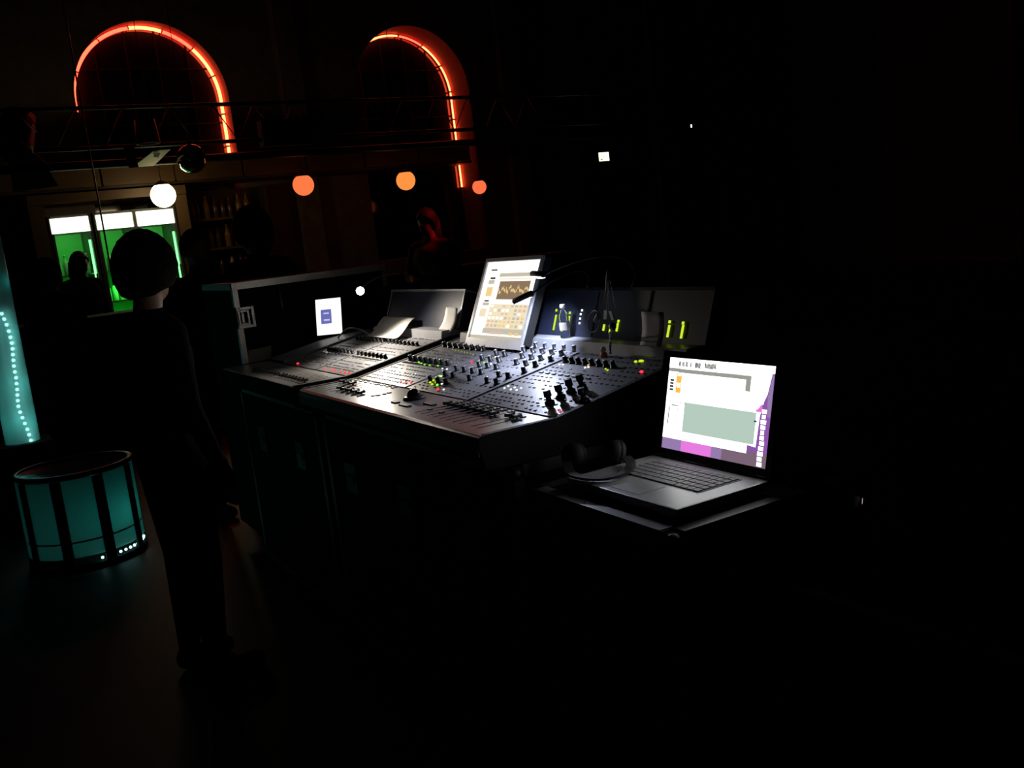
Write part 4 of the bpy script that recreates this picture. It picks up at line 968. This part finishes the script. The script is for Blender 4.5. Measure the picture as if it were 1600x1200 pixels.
# ================================================================== people
def capsule(mb, p0, p1, r0, r1, n=12):
    p0, p1 = Vector(p0), Vector(p1); mb.tube([p0, p0.lerp(p1, .5), p1], [r0, (r0+r1)/2, r1], n); mb.ball(p0, r0, n, 8); mb.ball(p1, r1, n, 8)
HT = {'short': .128, 'bushy': .159, 'long': .135, 'hood': .152}
def person(label, loc, rz, H=1.72, bulk=1.0, voxel=.016, arms='down', hair='short', top='cloth_black', legs='cloth_black', hm='hair', turn=0, head_s=1.0, group=None):
    ztop = loc[2]; lean = .05 if arms == 'reach' else 0; k = ztop/(1.615+HT[hair]*head_s)
    loc = Vector((loc[0], loc[1], 0))-Matrix.Rotation(rz, 3, 'Z') @ Vector((0, (lean+.03)*k, 0))
    t = thing('person', label, 'person', loc, rz, group)
    mb = MB(); V = Vector
    hips = .93; sh = 1.42; bk_ = bulk
    mb.ball((0, 0, hips), .15*bk_, 16, 10, 0, (1.1, .78, .75/bk_)); mb.ball((0, lean*.5, 1.12), .14*bk_, 16, 10, 0, (1.08, .80, 1.6/bk_)); mb.ball((0, lean, 1.29), .168*bk_, 16, 10, 0, (1.12, .74, .95/bk_))
    capsule(mb, (-.13, lean, sh-.02), (.13, lean, sh-.02), .068, .068); capsule(mb, (0, lean, 1.42), (0, lean+.02, 1.53), .06, .053)
    hc = V((0, lean+.03, 1.615)); Rz = Matrix.Translation(hc) @ Matrix.Rotation(turn, 4, 'Z') @ Matrix.Scale(head_s, 4)
    def hp_(x, y, z): return Rz @ V((x, y, z))
    mb.ball((0, 0, .01), .085, 18, 12, 0, (.9, 1.12, 1.2), Rz); mb.ball((0, .03, -.055), .06, 14, 9, 0, (.9, 1.0, .9), Rz)
    capsule(mb, hp_(0, .088, .005), hp_(0, .108, -.022), .009, .013, 8); mb.ball((0, .082, -.062), .018, 8, 6, 0, (1.3, .7, .5), Rz)
    for sx in (-1, 1):
        mb.ball((sx*.08, -.008, -.01), .024, 10, 8, 0, (.4, .8, 1.3), Rz); mb.ball((sx*.032, .078, .018), .015, 8, 6, 0, (1.2, .8, .8), Rz)
        hip = V((sx*.095, 0, .90)); kn = V((sx*.11, .015, .49)); an = V((sx*.115, -.01, .09))
        capsule(mb, hip, kn, .092*bk_, .060*bk_); capsule(mb, kn, an, .060*bk_, .042*bk_); capsule(mb, (sx*.115, -.03, .045), (sx*.13, .15, .035), .045, .038)
        s_ = V((sx*.185, lean, sh-.03))
        if arms == 'reach': el = V((sx*.26, lean+.13, 1.17)); wr = V((sx*.17, lean+.42, 1.16)); fd = V((0, 1, -.25)).normalized()
        elif arms == 'fold': el = V((sx*.26, .03, 1.14)); wr = V((sx*.08, .24, 1.13)); fd = V((-sx, .3, 0)).normalized()
        else: el = V((sx*.24, -.01, 1.12)); wr = V((sx*.25, .07, .88)); fd = V((0, .15, -1)).normalized()
        capsule(mb, s_, el, .056*bk_, .046*bk_); capsule(mb, el, wr, .044*bk_, .030)
        sd = fd.cross(V((0, 0, 1)) if abs(fd.z) < .8 else V((1, 0, 0))).normalized(); pm = wr+fd*.05
        nr = sd.cross(fd).normalized()
        if nr.z > 0: nr = -nr
        for q in (-1, 0, 1): capsule(mb, wr+sd*q*.018, pm+fd*.035+sd*q*.026, .019, .015, 8)
        for q, L in zip((-.032, -.011, .011, .032), (.068, .080, .076, .06)):
            b0 = pm+fd*.04+sd*q; b1 = b0+fd*L*.55+nr*.008; b2 = b1+fd*L*.38+nr*.026; capsule(mb, b0, b1, .0098, .0092, 8); capsule(mb, b1, b2, .0092, .008, 8)
        th = pm-sd*sx*.03*(1 if arms != 'fold' else -1); capsule(mb, wr+fd*.02-sd*sx*.02, th+nr*.015, .013, .011, 8); capsule(mb, th+nr*.015, th+fd*.035+nr*.03, .011, .009, 8)
    mb.v = [p*k for p in mb.v]
    me = mb.mesh('body', [top, legs, 'skin', 'black_matte'])
    o = bpy.data.objects.new('body', me); COL.objects.link(o)
    md = o.modifiers.new('r', 'REMESH'); md.mode = 'VOXEL'; md.voxel_size = voxel; md.use_smooth_shade = True
    sm = o.modifiers.new('s', 'SMOOTH'); sm.iterations = 2; sm.factor = .4
    dg = bpy.context.evaluated_depsgraph_get(); me2 = bpy.data.meshes.new_from_object(o.evaluated_get(dg)); o.modifiers.clear(); o.data = me2
    me2.materials.clear()
    for m_ in (top, legs, 'skin', 'black_matte'): me2.materials.append(M[m_])
    for f in me2.polygons:
        c = f.center/k; f.use_smooth = True
        if c.z > 1.485: i = 2
        elif c.z < .08: i = 3
        elif c.z < .95 and abs(c.x) < .205: i = 1
        else:
            i = 0
            for sx in (-1, 1):
                wr_ = {'reach': V((sx*.17, lean+.42, 1.16)), 'fold': V((sx*.08, .24, 1.13)), 'down': V((sx*.25, .07, .88))}[arms]
                dv = c-wr_; fd_ = {'reach': V((0, 1, -.25)), 'fold': V((-sx, .3, 0)), 'down': V((0, .15, -1))}[arms].normalized()
                if dv.dot(fd_) > 0 and dv.length < .24: i = 2
        f.material_index = i
    o.parent = t; o.name = 'body'
    # hair or hood
    h = MB(); Rk = Matrix.Scale(k, 4) @ Rz
    def cap(r0, zcut, back):
        n, m_ = 24, 12; vs = []
        for i in range(m_+1):
            ph = math.pi*.62*i/m_
            for j in range(n):
                a = 2*math.pi*j/n; fr = max(0, math.sin(a))   # +y is the face
                p_ = ph*(1-.42*fr) if back == 0 else ph*(1-.40*fr)*(1+back*max(0, -math.sin(a)+.3))
                vs.append(Rk @ V((r0*.93*math.sin(p_)*math.cos(a), -.006+r0*1.16*math.sin(p_)*math.sin(a), .015+r0*1.22*math.cos(p_)+.003*math.sin(7*a+3*i))))
        fs = [(i*n+j, i*n+(j+1) % n, (i+1)*n+(j+1) % n, (i+1)*n+j) for i in range(m_) for j in range(n)]
        inner = [Rk @ ((Rk.inverted() @ p)*.93) for p in vs]; o_ = len(vs)
        fs += [tuple(o_+q for q in f[::-1]) for f in fs]; fs += [(m_*n+j, m_*n+(j+1) % n, o_+m_*n+(j+1) % n, o_+m_*n+j) for j in range(n)]
        h.add(vs+inner, fs, 0, True)
    if hair == 'short': cap(.093, 0, 0); h.build('hair', hm, t, off=None)
    elif hair == 'bushy': cap(.118, 0, .15); h.build('hair', hm, t, off=None)
    elif hair == 'long':
        cap(.098, 0, .25); h.tube([Rk @ V((0, -.07, .02)), Rk @ V((0, -.095, -.12)), Rk @ V((0, -.085, -.24))], [.075*k, .075*k, .04*k], 14); h.build('hair', hm, t, off=None)
    elif hair == 'hood': cap(.112, 0, .5); h.build('hood', top, t, off=None)
    return t
def ground(px, d): P = atd(px, d); return Vector((P.x, P.y, 0)), P.z
def standing(px_top, d): P, z = ground(px_top, d); return Vector((P.x, P.y, z)), z
P, z = standing((217, 358), 3.35)
person('person in black standing at the extension desk with dark thick hair', P, math.radians(14), 1.72, 1.08, .010, 'down', 'bushy', turn=math.radians(38), head_s=1.06)
P, z = standing((301, 357), 5.6)
person('person in dark clothes standing beside the rack case in front of the coolers', P, math.radians(-70), 1.72, 1.12, .016, 'down', 'short', 'cloth_navy')
P, z = standing((388, 320), 6.2)
person('person with bushy hair standing in the dark behind the rack case', P, math.radians(100), 1.72, 1.12, .018, 'down', 'bushy', head_s=1.15)
P, z = standing((121, 392), 10.4)
person('bartender with brown hair silhouetted against the green cooler', P, math.radians(-60), 1.72, 1.12, .018, 'down', 'long', 'cloth_black', hm='hair_brown')
P, z = standing((68, 402), 7.7)
person('person with raised hood standing near the bottle shelf', P, math.radians(120), 1.72, 1.12, .018, 'fold', 'hood', 'cloth_navy')
P, z = standing((664, 324), 8.6)
person('red-lit person, the red painted into the top, standing below the amber globe', P, math.radians(-150), 1.72, 1.12, .018, 'fold', 'long', 'redlit_cloth_filter', hm='hair_brown')
rl = WP(onw((640, 205), 1.4)[0], 2.4, 4.3)
Q = Vector((-6.2, 6.2, 4.2))
light('added_red_spot', 'SPOT', Q, 200, (1, .03, .04), .06, Vector((P.x, P.y, 1.58)), 7, .8)  # unseen spot added to redden this person
pc = thing('added_par_can', 'small added par can hanging from the ceiling, aimed at the red-lit person', 'spotlight', Q)  # can added as a body for the spot
dv = (Vector((P.x, P.y, 1.58))-Q).normalized(); X = Matrix.Translation(Q-dv*.02) @ dv.to_track_quat('Z', 'Y').to_matrix().to_4x4()
MB().lathe([(.02, -.22), (.07, -.2), (.085, -.02), (.085, 0), (.08, 0), (.07, -.12)], 18, (0, 0, 0), 0, X, True, False).build('housing', 'steel_dark', pc)
MB().tube([Q+Vector((0, 0, .06)), Vector((Q.x, Q.y, HC))], .01, 6).build('drop_pipe', 'steel_dark', pc)

# ------------------------------------------------------------------ cables on the floor
for pts, lab in (([(650, 885), (610, 925), (575, 955), (540, 960), (480, 950)], 'black cable lying in a curve on the floor below the desk'),
                 ([(900, 1100), (960, 1060), (1050, 1090), (1150, 1060)], 'black cable crossing the dark floor near the laptop case')):
    P_ = [onz(p, .009) for p in pts]; tag(MB().tube(smoothpath(P_), .009, 8).build('floor_cable', 'rubber'), lab, 'cable')
